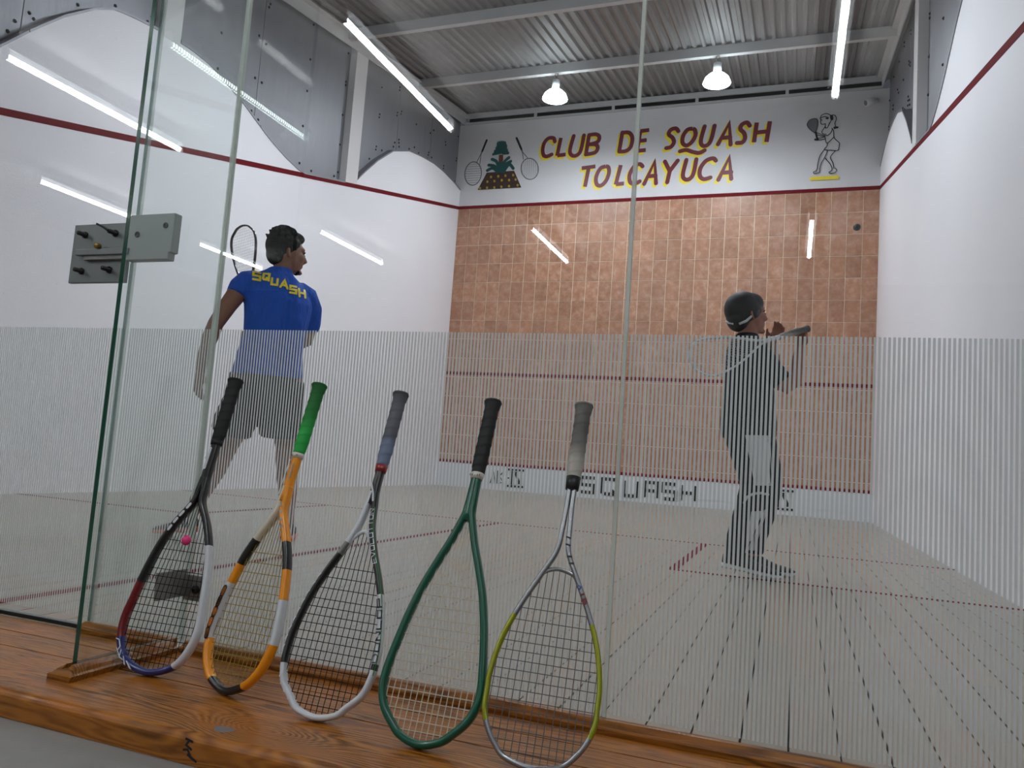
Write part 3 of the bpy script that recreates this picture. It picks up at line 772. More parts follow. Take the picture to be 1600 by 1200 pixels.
tube_lamp(4.65, G2-5.52, G2-6.84, 'added unseen hall tube lamp outermost on the right, farther from the glass')  # second tube of the added row
tube_lamp(-.20, -.35, -1.48, 'added unseen hall tube lamp above the step over the leaning rackets')  # out of view overhead, added to light step and rackets
tube_lamp(2.305, -.35, -1.48, 'added unseen hall tube lamp above the step at the right end')  # also added overhead for light on the step
tube_lamp(-1.375, G2-1.81, G2-3.20, 'hall tube lamp with dotted diffuser mirrored behind the fin', dots=True)

# small white camera in the top right corner of the front wall
t = thing('security_camera', 'small white camera in the top right corner of the front wall', 'camera', (3.06, DEPTH, 5.76))
m = MB(); m.box(3.03, 3.10, DEPTH-.02, DEPTH, 5.74, 5.82); P('bracket', m, M['white_metal'], t)
m = MB(); m.limb([(3.08, DEPTH-.02, 5.78), (3.03, DEPTH-.07, 5.76), (2.93, DEPTH-.12, 5.71)], [.030, .042, .05], 14); hd = P('camera_head', m, M['white_metal'], t, True)
m = MB(); m.limb([(2.9298, DEPTH-.1201, 5.7099), (2.926, DEPTH-.122, 5.708)], [.036, .030], 14); P('camera_lens', m, M['grey_paint'], hd)

# ------------------------------------------------------------------ rackets
def racket(name, label, cat_group, b, a, w, W, arm, ge, split, colors, side, grip_cols, string_col, string_r, bridge=None, start=None, fan=.55, grip_r=.0155, ncross=(.40, .666, .0162), nmain=7, mspace=.0125, ground=True, shaft_mat=None, shaft_r=(.0095, .012), tip=.680, collar=None, grommets=None):
    """b butt, a axis towards the tip, w width direction; W half widths at stations; arm=(in plane, depth) radii"""
    b, a, w = V(b), V(a).normalized(), V(w); w = (w-a*w.dot(a)).normalized(); nrm = w.cross(a)
    KN = [.235,.27,.31,.36,.41,.46,.50,.54,.57,.60,.63,.655,.671]
    st_ = start or [(split-.022, .0035), (split+.008, .0065)]
    half = list(st_)+[(s, h) for s, h in zip(KN, W) if s > st_[-1][0]+.014 and h > st_[-1][1]]+[(tip, 0.)]
    right = catmull([(s, h, 0) for s, h in half]+[(half[-2][0], -half[-2][1], 0)], 8)
    right = right[:(len(half)-1)*8+1]
    path = [V((q.x, -q.y, 0)) for q in right]+[q for q in right[::-1][1:]]   # left arm to tip, back up the right arm
    nL = len(right)
    ra, rd = arm; NS = 12
    def W3(s, x, y): return b+a*s+w*x+nrm*y
    def frame_rings(offx=0., sa=1., sd=1.):
        rings = []
        for i, q in enumerate(path):
            t = (path[min(i+1, len(path)-1)]-path[max(i-1, 0)]).normalized(); nn = V((-t.y, t.x, 0))
            ring = []
            for j in range(NS):
                an = 2*PI*j/NS; ca, sa_ = math.cos(an), math.sin(an)
                e = .75
                ca = math.copysign(abs(ca)**e, ca); sa_ = math.copysign(abs(sa_)**e, sa_)
                ring.append((q.x+nn.x*ra*ca, q.y+nn.y*ra*ca, rd*sa_))
            rings.append(ring)
        return rings
    R2 = frame_rings()
    minz = min(W3(*p).z for r in R2 for p in r)
    if ground: b = b+V((0, 0, -minz+.0003))
    base = W3(.686, 0, 0) if ground else W3(0, 0, 0)
    t = thing(name, label, 'racket', base, cat_group)
    mats = [M[c] if isinstance(c, str) else c for c in colors]
    ml = []
    for i in range(len(path)-1):
        q = (path[i]+path[i+1])/2; left = i < nL-1
        ml.append(side('L' if left else 'R', q.x))
    m = MB(); m.ring_loft([[W3(*p) for p in r] for r in R2], True, ml); fr = P('frame', m, mats, t, True)
    # shaft
    rings = []; ks = 9
    for i in range(ks):
        f = i/(ks-1); s = ge-.02+(split+.012-ge+.02)*f
        hx = shaft_r[0]+(shaft_r[1]-shaft_r[0])*f**2; hy = .0105+(rd*.98-.0105)*f
        if f > .8: hx = max(hx, .0035+ra)
        rings.append([W3(s, hx*math.copysign(abs(math.cos(2*PI*j/14))**.8, math.cos(2*PI*j/14)), hy*math.copysign(abs(math.sin(2*PI*j/14))**.8, math.sin(2*PI*j/14))) for j in range(14)])
    if shaft_mat != 'none':
        m = MB(); m.ring_loft(rings); P('shaft', m, M[shaft_mat] if shaft_mat else mats[0], t, True)
    # grip with overlapping wraps
    n = 96; rings = []; wrap = .021
    for i in range(n+1):
        s = (ge+.004)*i/n; ring = []
        flare = .0042*max(0, 1-s/.022)**1.2 if s > .004 else .0042*(.6+.4*s/.004)
        taper = -.0025*max(0, (s-ge+.03)/.03)
        for j in range(20):
            an = 2*PI*j/20; ph = ((s/wrap)+j/20) % 1
            r = grip_r+flare+taper+.0013*(ph**2-.4)
            ring.append(W3(s, r*math.cos(an), r*.92*math.sin(an)))
        rings.append(ring)
    m = MB(); m.ring_loft(rings); gp = P('grip', m, grip_cols, t, True)
    if collar:
        m = MB(); s0, s1, cm = collar
        m.ring_loft([[W3(s, r*math.cos(2*PI*j/20), r*.95*math.sin(2*PI*j/20)) for j in range(20)] for s, r in ((s0, grip_r-.0022), (s0, grip_r-.0014), (s1, grip_r-.0030), (s1, grip_r-.0045))]); P('grip_collar', m, M[cm], t, True)
    # bridge
    if bridge:
        q = catmull([(s, x, 0) for s, x in bridge['pts']], 6); m = MB()
        m.limb([W3(p.x, p.y, 0) for p in q], [(bridge['r'], bridge['r'])]*len(q), 10); P('bridge', m, M[bridge['mat']], t, True)
    # strings
    def Wf(s):
        best = 0
        for i in range(nL-1):
            s0, s1 = right[i].x, right[i+1].x
            if s0 <= s <= s1 or s1 <= s <= s0: return right[i].y+(right[i+1].y-right[i].y)*((s-s0)/(s1-s0) if s1 != s0 else 0)
        return 0
    def inside(s, x):
        if bridge:
            bp = catmull([(a_, x_, 0) for a_, x_ in bridge['pts']], 6)
            for p, q in zip(bp[:-1], bp[1:]):
                if min(p.y, q.y) <= x <= max(p.y, q.y) and abs(q.y-p.y) > 1e-6:
                    if s < p.x+(q.x-p.x)*(x-p.y)/(q.y-p.y): return False
        elif s < split+.014: return False
        return abs(x) < Wf(s)-ra*.6 and s < tip-ra*.3
    m = MB(); ends = []
    for k in range(-nmain, nmain+1):
        w0 = (k)*mspace; pts = []
        for i in range(160):
            s = .25+(.69-.25)*i/159; x = w0*(fan+(1-fan)*min(1, (s-.27)/(.50-.27))) if s < .50 else w0
            if inside(s, x): pts.append((s, x))
        if len(pts) > 3:
            q = pts[::12]+[pts[-1]]
            m.limb([W3(s, x, .0006*(1 if i % 2 else -1)) for i, (s, x) in enumerate(q)], [string_r]*len(q), 5); ends += [pts[0], pts[-1]]
    s = ncross[0]; kk = 0
    while s < ncross[1]:
        h = Wf(s)-ra*.6
        if h > .012: m.limb([W3(s, -h, .0004), W3(s, 0, -.0004), W3(s, h, .0004)], [string_r]*3, 5); ends += [(s, -h), (s, h)]
        s += ncross[2]*(1 if kk > 2 else 1.35); kk += 1
    P('string_bed', m, string_col, t, kind='stuff')
    if grommets:
        m = MB()
        for s, x in ends:
            if s < .36: continue
            m.ball(W3(s, x*.992, 0), (.0026, .0026, .0026), 6, 5)
        P('grommet', m, M[grommets], t, kind='stuff')
    # function to lay flat marks along an arm or the shaft (towards the viewer: -nrm)
    def deco(nm, strokes, mat, wd, sdir=1, smooth=False, fr_=None):
        """strokes in (s, offset across) on side 'L','R' or 'S' shaft"""
        m = MB()
        for i, (sd, pts) in enumerate(strokes):
            def to3(p, q, k):
                if sd == 'S': return W3(p, q, -(.0118+.0009*(p-ge)/.1+k*.0001))
                sg = -1 if sd == 'L' else 1
                for i_ in range(nL-1):
                    if right[i_].x <= p <= right[i_+1].x or i_ == nL-2:
                        t_ = (right[i_+1]-right[i_]).normalized(); f_ = (p-right[i_].x)/max(1e-6, right[i_+1].x-right[i_].x)
                        c = right[i_].lerp(right[i_+1], min(1, max(0, f_))); break
                n_ = V((-t_.y, t_.x, 0))
                u_ = max(0, min(.98, (abs(q)-wd*.55-.22*ra)/ra)); yd = rd*(1-abs(u_)**2.67)**(1/2.67)+.0007+k*.00005
                xx, yy = c.x+n_.x*q, c.y+n_.y*q
                return W3(xx, sg*yy, -yd)
            ribbon2d(m, pts, wd, to3, i, smooth)
        return P(nm, m, M[mat], t)
    def word(nm, text, sd, s0, s1, hgt, mat, wd, up=True, off=0):
        n = len(text); cw = (s1-s0)/n; out = []
        for i, ch in enumerate(text):
            for stt in FONT[ch]:
                pts = []
                for x, y in stt:
                    u = (i+.12+.72*x)*cw
                    pts.append(((s1-u) if up else (s0+u), (off+hgt*(.5-y)) if up else (off+hgt*(y-.5))))
                out.append((sd, pts if sd != 'L' else [(p, -q) for p, q in pts]))
        return deco(nm, out, mat, wd)
    return t, W3, deco, word, gp

def grip_mat(name, stops, bumpy=.3):
    t = NT(name); sep = t.n('ShaderNodeSeparateXYZ'); t.l(t.coords('Generated'), sep.inputs[0])
    n = t.noise(t.coords(), 30, 4); f = t.math('ADD', sep.outputs[2], t.math('MULTIPLY_ADD', n, .16, -.08))
    c = t.ramp(f, [(p, lin(x)) for p, x in stops]); n2 = t.noise(t.coords(), 220, 3)
    return t.done(t.bsdf(c, .7, 0, t.bump(n2, bumpy, .001)))
M['g_black'] = grip_mat('grip_black', [(0, (22, 22, 24)), (1, (26, 26, 28))])
M['g_green'] = grip_mat('grip_green', [(0, (30, 160, 66)), (.35, (34, 168, 70)), (.62, (22, 116, 46)), (1, (22, 92, 40))])
M['g_blue'] = grip_mat('grip_blue_grey', [(0, (110, 122, 146)), (.32, (112, 124, 148)), (.42, (88, 90, 100)), (.8, (96, 98, 106)), (1, (74, 74, 78))])
M['g_black2'] = grip_mat('grip_black_worn', [(0, (20, 20, 22)), (1, (30, 30, 32))])
M['g_grey'] = grip_mat('grip_grey_worn', [(0, (186, 182, 172)), (.3, (170, 166, 158)), (.5, (110, 108, 104)), (.7, (92, 90, 88)), (1, (112, 110, 106))])
def paint(nm, rgb, rough=.28, metal=0, coat=.4): M[nm] = plain(nm, rgb, rough, metal, .06, 60, 0, coat)
paint('r_black', (20, 20, 22)); paint('r_red', (118, 16, 22)); paint('r_navy', (36, 40, 112)); paint('r_white', (208, 212, 218)); paint('r_orange', (240, 150, 14)); paint('r_orange2', (226, 122, 10))
paint('r_green', (0, 84, 62), .28, 0, .2); paint('r_dgreen', (2, 52, 44)); paint('r_silver', (150, 152, 156), .25, .75); paint('r_lime', (146, 152, 12), .25, .35); paint('r_greyletter', (150, 142, 132)); paint('r_brightgreen', (52, 132, 66)); paint('r_collar_white', (206, 200, 190)); paint('r_collar_red', (140, 24, 30)); paint('r_pink', (236, 52, 130), .4); paint('r_blue', (40, 60, 130)); paint('r_cream', (214, 206, 186))
def strmat(nm, rgb): M[nm] = plain(nm, rgb, .6, 0, .05, spec=.2); return M[nm]
S_black = strmat('string_black', (12, 11, 10)); S_olive = strmat('string_olive', (150, 128, 50)); S_white = strmat('string_white', (196, 188, 170)); S_grey = strmat('string_grey', (96, 96, 98))
GRP = None

# 1 black, red, navy and white racket
def side1(sd, s):
    if sd == 'L': return 0 if s < .502 else 1 if s < .618 else 2
    return 0 if s < .405 else 3 if s < .660 else 2
t1, W3, deco, word, _ = racket('squash_racket', 'squash racket with black grip, frame ending in red and navy, and a pink damper', GRP,
    (.8482, .0520, .6563), (.01638, -.28828, -.95741), (.98838, .14937, -.02807), [-.0472,-.0185,.0103,.0391,.0602,.0730,.0802,.0855,.0899,.0887,.0804,.0645,.0400],
    (.0072, .0125), .164, .272, ['r_black', 'r_red', 'r_navy', 'r_white'], side1, M['g_black'], S_black, .0008, nmain=7, mspace=.0112, fan=.42, grip_r=.0162, shaft_r=(.0098, .0125), collar=(.158, .170, 'black_plastic'))
deco('frame_lettering', [('S', [(.181, -.004), (.229, -.0045)])], 'r_white', .0066); deco('frame_lettering', [('S', [(.205, -.0062), (.205, -.0095)])], 'r_white', .0048)
deco('frame_marking', [('L', [(s, -.002), (s+.008, -.002)]) for s in (.316, .335, .352, .370)], 'r_white', .0065)
deco('frame_script', [('L', [(.622, .004), (.626, -.003), (.640, -.004), (.644, .002)]), ('L', [(.640, .004), (.654, .003)]), ('L', [(.648, -.004), (.656, .004), (.662, .001)]), ('L', [(.660, -.004), (.668, .004)]), ('L', [(.668, -.003), (.674, .004)])], 'r_white', .0022)
m = MB(); c = W3(.3975, 0, -.004); m.ball(c, (.0115, .0115, .0115), 16, 11); dp = P('vibration_damper', m, M['r_pink'], t1, True)
m = MB(); ribbon2d(m, [(.006*math.cos(a), .006*math.sin(a)) for a in [PI*.55+PI*.75*i/8 for i in range(9)]], .0016, lambda p, q, k: W3(.3975-q, p, -.0149)); P('damper_mark', m, M['r_white'], dp)

# 2 orange and black racket with green grip
def side2(sd, s):
    if s > .664: return 1
    if sd == 'L': return 4 if s < .372 else 1 if s < .432 else 0 if s < .470 else 3 if s < .590 else 0
    return 0 if s < .372 else 1 if s < .430 else 0 if s < .488 else 3 if s < .577 else 0
t2, W3, deco, word, _ = racket('squash_racket', 'orange and black squash racket with bright green grip leaning on the glass', GRP,
    (1.0898, .0520, .6533), (-.01906, -.30626, -.95176), (.98532, -.16730, .03411), [-.0441,-.0169,.0104,.0377,.0623,.0764,.0847,.0902,.0927,.0879,.0773,.0582,.0330],
    (.0076, .0112), .176, .272, ['r_orange', 'r_black', 'r_orange2', 'r_white', 'r_cream'], side2, M['g_green'], S_olive, .0008, nmain=7, mspace=.0120, fan=.42, grip_r=.0158, shaft_r=(.0098, .012), collar=(.172, .183, 'r_collar_white'), grommets='black_plastic')
deco('shaft_mark', [('S', [(.200, .005), (.232, .006)])], 'r_greyletter', .0042)
for s in (.290, .306, .322, .336): deco('frame_letter', [('R', [(s, -.002), (s+.006, .003)])], 'r_greyletter', .0042)
for k in range(5):
    s = .486+k*.022; deco('chain_mark', [('L', [(s-.002, 0), (s+.012, 0)])], 'r_black', .0125); deco('chain_link', [('L', [(s, 0), (s+.010, 0)])], 'r_orange2', .0090)
deco('white_edge', [('S', [(.190, -.0085), (.27, -.0105)])], 'r_cream', .003)
deco('collar_print', [('S', [(.1775, -.010+.004*i), (.1800, -.010+.004*i)]) for i in range(6)], 'black_paint', .0018)

# 3 black and white racket, grey-blue grip
def side3(sd, s):
    if sd == 'L': return 1 if s < .345 else 2 if s < .37 else 0 if s < .596 else 1
    return 0 if s < .442 else 1 if s < .570 else 0 if s < .582 else 1
t3, W3, deco, word, _ = racket('squash_racket', 'black and white squash racket with grey blue grip and red collar leaning on the glass', GRP,
    (1.3058, .0520, .6444), (.00712, -.35322, -.93551), (.99532, .09270, -.02743), [.0035,.0065,.0154,.0340,.0570,.0765,.0862,.0934,.0943,.0916,.0810,.0574,.0400],
    (.0060, .0108), .176, .250, ['r_black', 'r_white', 'steel_dark'], side3, M['g_blue'], S_black, .0008, nmain=7, mspace=.0120, fan=.62, grip_r=.0152, shaft_r=(.0092, .0105), collar=(.174, .190, 'r_collar_red'), start=[(.235, .0035), (.262, .0075)],
    bridge=dict(pts=[(.366, -.0345), (.338, -.020), (.322, -.004), (.324, .008), (.345, .0245)], r=.0042, mat='r_white'))
word('shaft_lettering', 'EVOLUTION', 'R', .272, .385, .0085, 'r_white', .0014)
word('frame_lettering', 'DUNLOP', 'R', .448, .570, .0088, 'r_black', .0026)
deco('swoosh', [('S', [(.218, -.008), (.240, .002), (.256, .006)])], 'r_white', .004)
deco('green_edge', [('R', [(.27+.02*i, .0052) for i in range(17)])], 'r_brightgreen', .0015)
deco('frame_marking', [('L', [(s, .003), (s+.007, .006)]) for s in [.42+.018*i for i in range(9)]], 'r_white', .0026)
for i in range(4): deco('frame_script', [('L', [(.615+.012*i, -.003), (.620+.012*i, .003)])], 'r_white', .0026)

# 4 green racket, black grip
t4, W3, deco, word, _ = racket('squash_racket', 'plain green squash racket with black grip and pale strings leaning on the glass', GRP,
    (1.5293, .0520, .6338), (.01570, -.38784, -.92159), (.99940, .03447, .00252), [-.0143,.0052,.0238,.0436,.0620,.0754,.0835,.0902,.0937,.0926,.0801,.0570,.0360],
    (.0070, .0105), .172, .258, ['r_green', 'r_dgreen'], lambda sd, s: 0, M['g_black2'], S_white, .0010, nmain=7, mspace=.0118, fan=.45, grip_r=.0158, shaft_r=(.0105, .0150), collar=(.168, .181, 'r_collar_white'), grommets='black_plastic', start=[(.238, .0045), (.256, .0070)])
deco('collar_print', [('S', [(.1735, -.011+.004*i), (.1765, -.011+.004*i)]) for i in range(6)], 'black_paint', .0018)

# 5 silver and yellow racket, worn grey grip
def side5(sd, s): return 1 if .437 < s < .618 else 0
t5, W3, deco, word, _ = racket('squash_racket', 'silver and yellow squash racket with worn grey grip, beside the glass joint', GRP,
    (1.7302, .0520, .6378), (.02169, -.37493, -.92680), (.98923, .14228, -.03441), [-.0252,-.0068,.0114,.0349,.0595,.0801,.0910,.0971,.0971,.0959,.0845,.0660,.0460],
    (.0050, .0068), .166, .262, ['r_silver', 'r_lime'], side5, M['g_grey'], S_grey, .0008, nmain=7, mspace=.0128, fan=.80, grip_r=.0160, shaft_mat='none', collar=(.160, .186, 'black_plastic'), start=[(.165, .0048), (.215, .0050), (.262, .0068)],
    bridge=dict(pts=[(.372, -.0385), (.3533, -.0300), (.3441, -.009), (.3455, .010), (.3530, .0285), (.372, .039)], r=.0040, mat='r_silver'))
word('frame_letter', 'V', 'R', .366, .378, .0070, 'r_blue', .0022)
word('frame_lettering', 'SI', 'R', .379, .402, .0070, 'r_red', .0022)
deco('frame_band', [('R', [(s, -.004), (s+.002, .004)]) for s in (.282, .296, .318, .330)], 'black_paint', .0026)

# ------------------------------------------------------------------ people
def fuse(name, mb, mat, parent, voxel=.009, it=6, fac=.5):
    """join overlapping closed volumes into ONE continuous surface"""
    me = mb.mesh(name+'_raw', mat); o = bpy.data.objects.new(name+'_raw', me); COL.objects.link(o)
    md = o.modifiers.new('r', 'REMESH'); md.mode = 'VOXEL'; md.voxel_size = voxel; md.use_smooth_shade = True
    if it: ms = o.modifiers.new('s', 'SMOOTH'); ms.iterations = it; ms.factor = fac
    dg = bpy.context.evaluated_depsgraph_get(); dg.update()
    nm = bpy.data.meshes.new_from_object(o.evaluated_get(dg)); nm.name = name
    bpy.data.objects.remove(o); bpy.data.meshes.remove(me)
    nm.materials.clear(); nm.materials.append(mat)
    nm.polygons.foreach_set('use_smooth', [True]*len(nm.polygons))
    return link(name, nm, parent)
RX = V((.938, .345, 0)).normalized(); FX_ = V((-RX.y, RX.x, 0))
def frame_of(o, k=.953):
    o = V(o); return lambda a, d, u: o+RX*a*k+FX_*d+V((0, 0, u))
def rings_of(T, spec, n=22, sq=.88):
    out = []
    for (a, d, u, rx, ry, *rest) in spec:
        tilt = rest[0] if rest else 0
        ring = []
        for j in range(n):
            an = 2*PI*j/n; c, s = math.cos(an), math.sin(an)
            c = math.copysign(abs(c)**sq, c); s = math.copysign(abs(s)**sq, s)
            ring.append(T(a+rx*c, d+ry*s, u+tilt*rx*c))
        out.append(ring)
    return out
def hand(mb, wrist, fdir, pdir, sgn, curl=.5, size=1.0, spread=.16):
    """palm and five fingers. fdir: wrist to knuckles, pdir: where the palm faces, sgn: which side the thumb leaves"""
    f = V(fdir).normalized(); pn = V(pdir); pn = (pn-f*pn.dot(f)).normalized(); s = f.cross(pn)*sgn
    w = V(wrist)
    rings = []
    for t, hw, ht in ((-.01, .025, .020), (.02, .032, .018), (.05, .040, .016), (.080, .041, .014), (.092, .036, .011)):
        rings.append([w+f*t*size+s*hw*size*math.cos(2*PI*j/14)+pn*ht*size*math.sin(2*PI*j/14) for j in range(14)])
    mb.ring_loft(rings)
    for i, (off, L) in enumerate(((.030, .072), (.010, .080), (-.010, .074), (-.030, .058))):
        base = w+f*.082*size+s*off*size; d = (f+s*spread*(off/.03)*.5).normalized(); pts = [base-d*.015*size, base]; ang = 0
        for seg in (.45, .32, .23):
            ang += curl*(1.0 if seg > .4 else .9)
            dd = d*math.cos(ang)+pn*math.sin(ang); pts.append(pts[-1]+dd*L*seg*size)
        mb.limb(pts, [.0098*size, .0095*size, .0088*size, .0080*size, .0062*size], 10)
    b = w+f*.022*size+s*.026*size; d = (f*.55+s*.75+pn*.35).normalized(); d2 = (f*.85+s*.25+pn*(.3+curl*.5)).normalized()
    mb.limb([b-d*.01*size, b+d*.022*size, b+d*.022*size+d2*.026*size, b+d*.022*size+d2*.050*size], [.013*size, .0115*size, .0100*size, .0070*size], 10)
def head(mb, c, fwd, up=V((0, 0, 1)), s=1.0):
    x = V(fwd).normalized(); z = (up-x*up.dot(x)).normalized(); y = z.cross(x)
    H = lambda a, b, cc: V(c)+x*a*s+y*b*s+z*cc*s
    B = (x, y, z)
    def bl(p, r, n=20, m=13): mb.ball(H(*p), tuple(q*s for q in r), n, m, 0, B)
    bl((-.012, 0, .022), (.096, .075, .100)); bl((.030, 0, -.030), (.062, .058, .070)); bl((.042, 0, -.072), (.040, .042, .036)); bl((.070, 0, .030), (.026, .050, .020))
    mb.limb([H(.086, 0, .022), H(.098, 0, -.005), H(.108, 0, -.026), H(.094, 0, -.036)], [.008*s, .010*s, .0135*s, .010*s], 10)
    bl((.103, .010, -.028), (.010, .008, .008), 10, 7); bl((.103, -.010, -.028), (.010, .008, .008), 10, 7)
    bl((.084, 0, -.054), (.012, .022, .006), 12, 7); bl((.083, 0, -.063), (.012, .020, .007), 12, 7); bl((.078, 0, -.094), (.018, .020, .014), 12, 9)
    for e in (1, -1):
        bl((.062, e*.036, -.018), (.030, .022, .026), 12, 9)
        mb.limb([H(-.012, e*.070, .012), H(-.020, e*.083, .006), H(-.018, e*.084, -.014), H(-.006, e*.076, -.036)], [.006*s, .009*s, .0085*s, .006*s], 8)
    return H, B
def shoe(t, heel, toe, up, upper_mat, sole_mat, wd=.045, h=.085):
    heel, toe = V(heel), V(toe); d = (toe-heel); L = d.length; d.normalize(); up = (V(up)-d*V(up).dot(d)).normalized(); s = d.cross(up)
    def ring(tt, hw, z0, z1, n=16):
        c = heel+d*L*tt; out = []
        for j in range(n):
            a = 2*PI*j/n; ca, sa = math.cos(a), math.sin(a); ca = math.copysign(abs(ca)**.8, ca); sa = math.copysign(abs(sa)**.8, sa)
            out.append(c+s*hw*ca+up*((z0+z1)/2+(z1-z0)/2*sa))
        return out
    m = MB(); m.ring_loft([ring(.015, wd*.45, .022, h*.75), ring(.06, wd*.72, .018, h*1.02), ring(.18, wd*.80, .018, h*1.10), ring(.32, wd*.82, .018, h*1.02), ring(.46, wd*.92, .018, h*.82), ring(.62, wd*1.0, .018, h*.64), ring(.78, wd*.98, .018, h*.54), ring(.92, wd*.74, .018, h*.46), ring(.985, wd*.35, .022, h*.34)])
    o = P('shoe', m, M[upper_mat], t, True)
    m = MB(); m.ring_loft([ring(0, wd*.45, .0, .028), ring(.05, wd*.80, .0, .030), ring(.18, wd*.88, .0, .030), ring(.40, wd*.84, .001, .027), ring(.62, wd*1.08, .0, .025), ring(.80, wd*1.06, .0, .024), ring(.94, wd*.80, .002, .025), ring(1.0, wd*.42, .006, .026)])
    P('sole', m, M[sole_mat], o, True)
    return o
def project_patch(name, obj, mat, parent, origin_fn, dirv, strokes, wd, lift=.003, polys=()):
    """cloth print: strokes in a plane dropped onto the garment along dirv"""
    me = obj.data; bvh = BVHTree.FromPolygons([tuple(v.co) for v in me.vertices], [tuple(p.vertices) for p in me.polygons])
    m = MB(); dirv = V(dirv).normalized()
    def to3(a, b, k):
        o = origin_fn(a, b); hit = bvh.ray_cast(o, dirv)
        q = hit[0] if hit[0] is not None else o+dirv*.6
        return q-dirv*(lift+k*.00012)
    for i, s in enumerate(strokes):
        fine = []
        for p, q in zip(s[:-1], s[1:]):
            for j in range(5): fine.append((p[0]+(q[0]-p[0])*j/5, p[1]+(q[1]-p[1])*j/5))
        fine.append(s[-1]); ribbon2d(m, fine, wd, to3, i, False)
    for (a0, b0, a1, b1, c0, d0, c1, d1) in polys:       # quad patches: top-left, top-right, bottom-left, bottom-right
        N = 14; K = 8; g = []
        for i in range(N+1):
            for j in range(K+1):
                f, h = i/N, j/K; l = (a0+(c0-a0)*f, b0+(d0-b0)*f); r = (a1+(c1-a1)*f, b1+(d1-b1)*f)
                g.append(to3(l[0]+(r[0]-l[0])*h, l[1]+(r[1]-l[1])*h, 0))
        m.add(g, [(i*(K+1)+j, i*(K+1)+j+1, (i+1)*(K+1)+j+1, (i+1)*(K+1)+j) for i in range(N) for j in range(K)])
    return P(name, m, mat, parent, True)

# ---- player in the blue shirt, seen from behind, head turned to the right
RX = V((3.384, 2.634, 0)).normalized(); FX_ = V((-RX.y, RX.x, 0))
T = frame_of((-.50, 1.90, 0))
p1 = thing('person', 'player in royal blue shirt and dark shorts seen from behind, head turned right', 'person', (-.50, 1.90, 0))
HC1 = T(.040, .045, 1.540); face1 = RX*.95+FX_*.30
m = MB()
m.ring_loft(rings_of(T, [(0, 0, .80, .10, .085), (0, 0, .86, .150, .105), (0, 0, .95, .155, .105), (.01, 0, 1.07, .135, .092), (.015, .01, 1.20, .155, .105), (.015, .02, 1.30, .165, .10, -.08), (.012, .03, 1.375, .120, .070, -.15), (.02, .035, 1.42, .060, .055)]))
m.limb([T(.018, .035, 1.38), T(.026, .042, 1.44), T(.036, .048, 1.50)], [.060, .054, .056], 14)
m.limb([T(-.12, .01, 1.345), T(-.175, -.01, 1.325), T(-.24, -.035, 1.205), T(-.292, -.05, 1.100), T(-.312, -.045, 1.03), T(-.335, -.03, .93), T(-.345, -.02, .855)], [.060, .056, .046, .040, .041, .033, .026], 14)
hand(m, T(-.346, -.018, .845), V((0, 0, -1))+RX*-.05, RX*.8+FX_*.5, 1, .35)
m.limb([T(.12, .05, 1.33), T(.185, .075, 1.30), T(.205, .11, 1.19), T(.198, .16, 1.09), T(.13, .235, 1.06), T(.02, .285, 1.055), T(-.065, .290, 1.055)], [.060, .056, .046, .041, .041, .033, .027], 14)
hand(m, T(-.065, .290, 1.055), RX*-1+V((0, 0, .10)), FX_*.5+V((0, 0, .6)), -1, .95)
m.limb([T(-.085, .0, .86), T(-.115, .08, .70), T(-.165, .185, .50), T(-.185, .185, .45), T(-.225, .09, .34), T(-.27, .03, .24), T(-.305, -.01, .15), T(-.325, -.02, .09)], [.098, .086, .060, .056, .056, .048, .036, .036], 16)
m.limb([T(.09, .0, .86), T(.115, .06, .70), T(.142, .115, .50), T(.146, .115, .45), T(.160, .055, .34), T(.172, .02, .24), T(.180, .00, .14), T(.182, .0, .08)], [.098, .086, .060, .056, .057, .048, .036, .038], 16)
H1, B1 = head(m, HC1, face1)
body1 = fuse('body', m, M['skin_dark'], p1, .0062, 5)
m = MB()
m.ring_loft(rings_of(T, [(.002, 0, .850, .190, .132), (.002, 0, .90, .186, .132), (.008, 0, 1.0, .174, .122), (.018, 0, 1.08, .168, .115), (.022, .005, 1.17, .178, .122), (.02, .015, 1.26, .188, .122, -.05), (.012, .025, 1.33, .178, .105, -.08), (.006, .03, 1.385, .135, .080, -.10), (.012, .035, 1.425, .078, .064, -.1), (.018, .036, 1.452, .058, .058)]))
m.limb([T(-.10, .01, 1.345), T(-.155, .0, 1.330), T(-.185, -.015, 1.300), T(-.200, -.022, 1.265)], [.076, .078, .068, .060], 16)
m.limb([T(.11, .045, 1.325), T(.165, .065, 1.305), T(.200, .09, 1.25), T(.206, .112, 1.18), T(.204, .128, 1.145)], [.076, .076, .068, .062, .058], 16)
shirt1 = fuse('shirt', m, M['shirt_blue'], p1, .009, 3)
m = MB()
m.ring_loft(rings_of(T, [(0, 0, .62, .05, .08), (0, 0, .70, .17, .125), (0, 0, .80, .182, .128), (.0, 0, .90, .172, .120), (.0, 0, .94, .150, .105)]))
m.limb([T(-.08, .0, .84), T(-.10, .055, .72), T(-.150, .12, .60), T(-.162, .135, .545)], [(.11, .118), (.112, .116), (.108, .112), (.106, .108)], 20)
m.limb([T(.085, .0, .84), T(.092, .035, .72), T(.098, .07, .60), T(.100, .08, .542)], [(.11, .115), (.112, .115), (.108, .110), (.106, .108)], 20)
fuse('shorts', m, M['shorts'], p1, .009, 3)
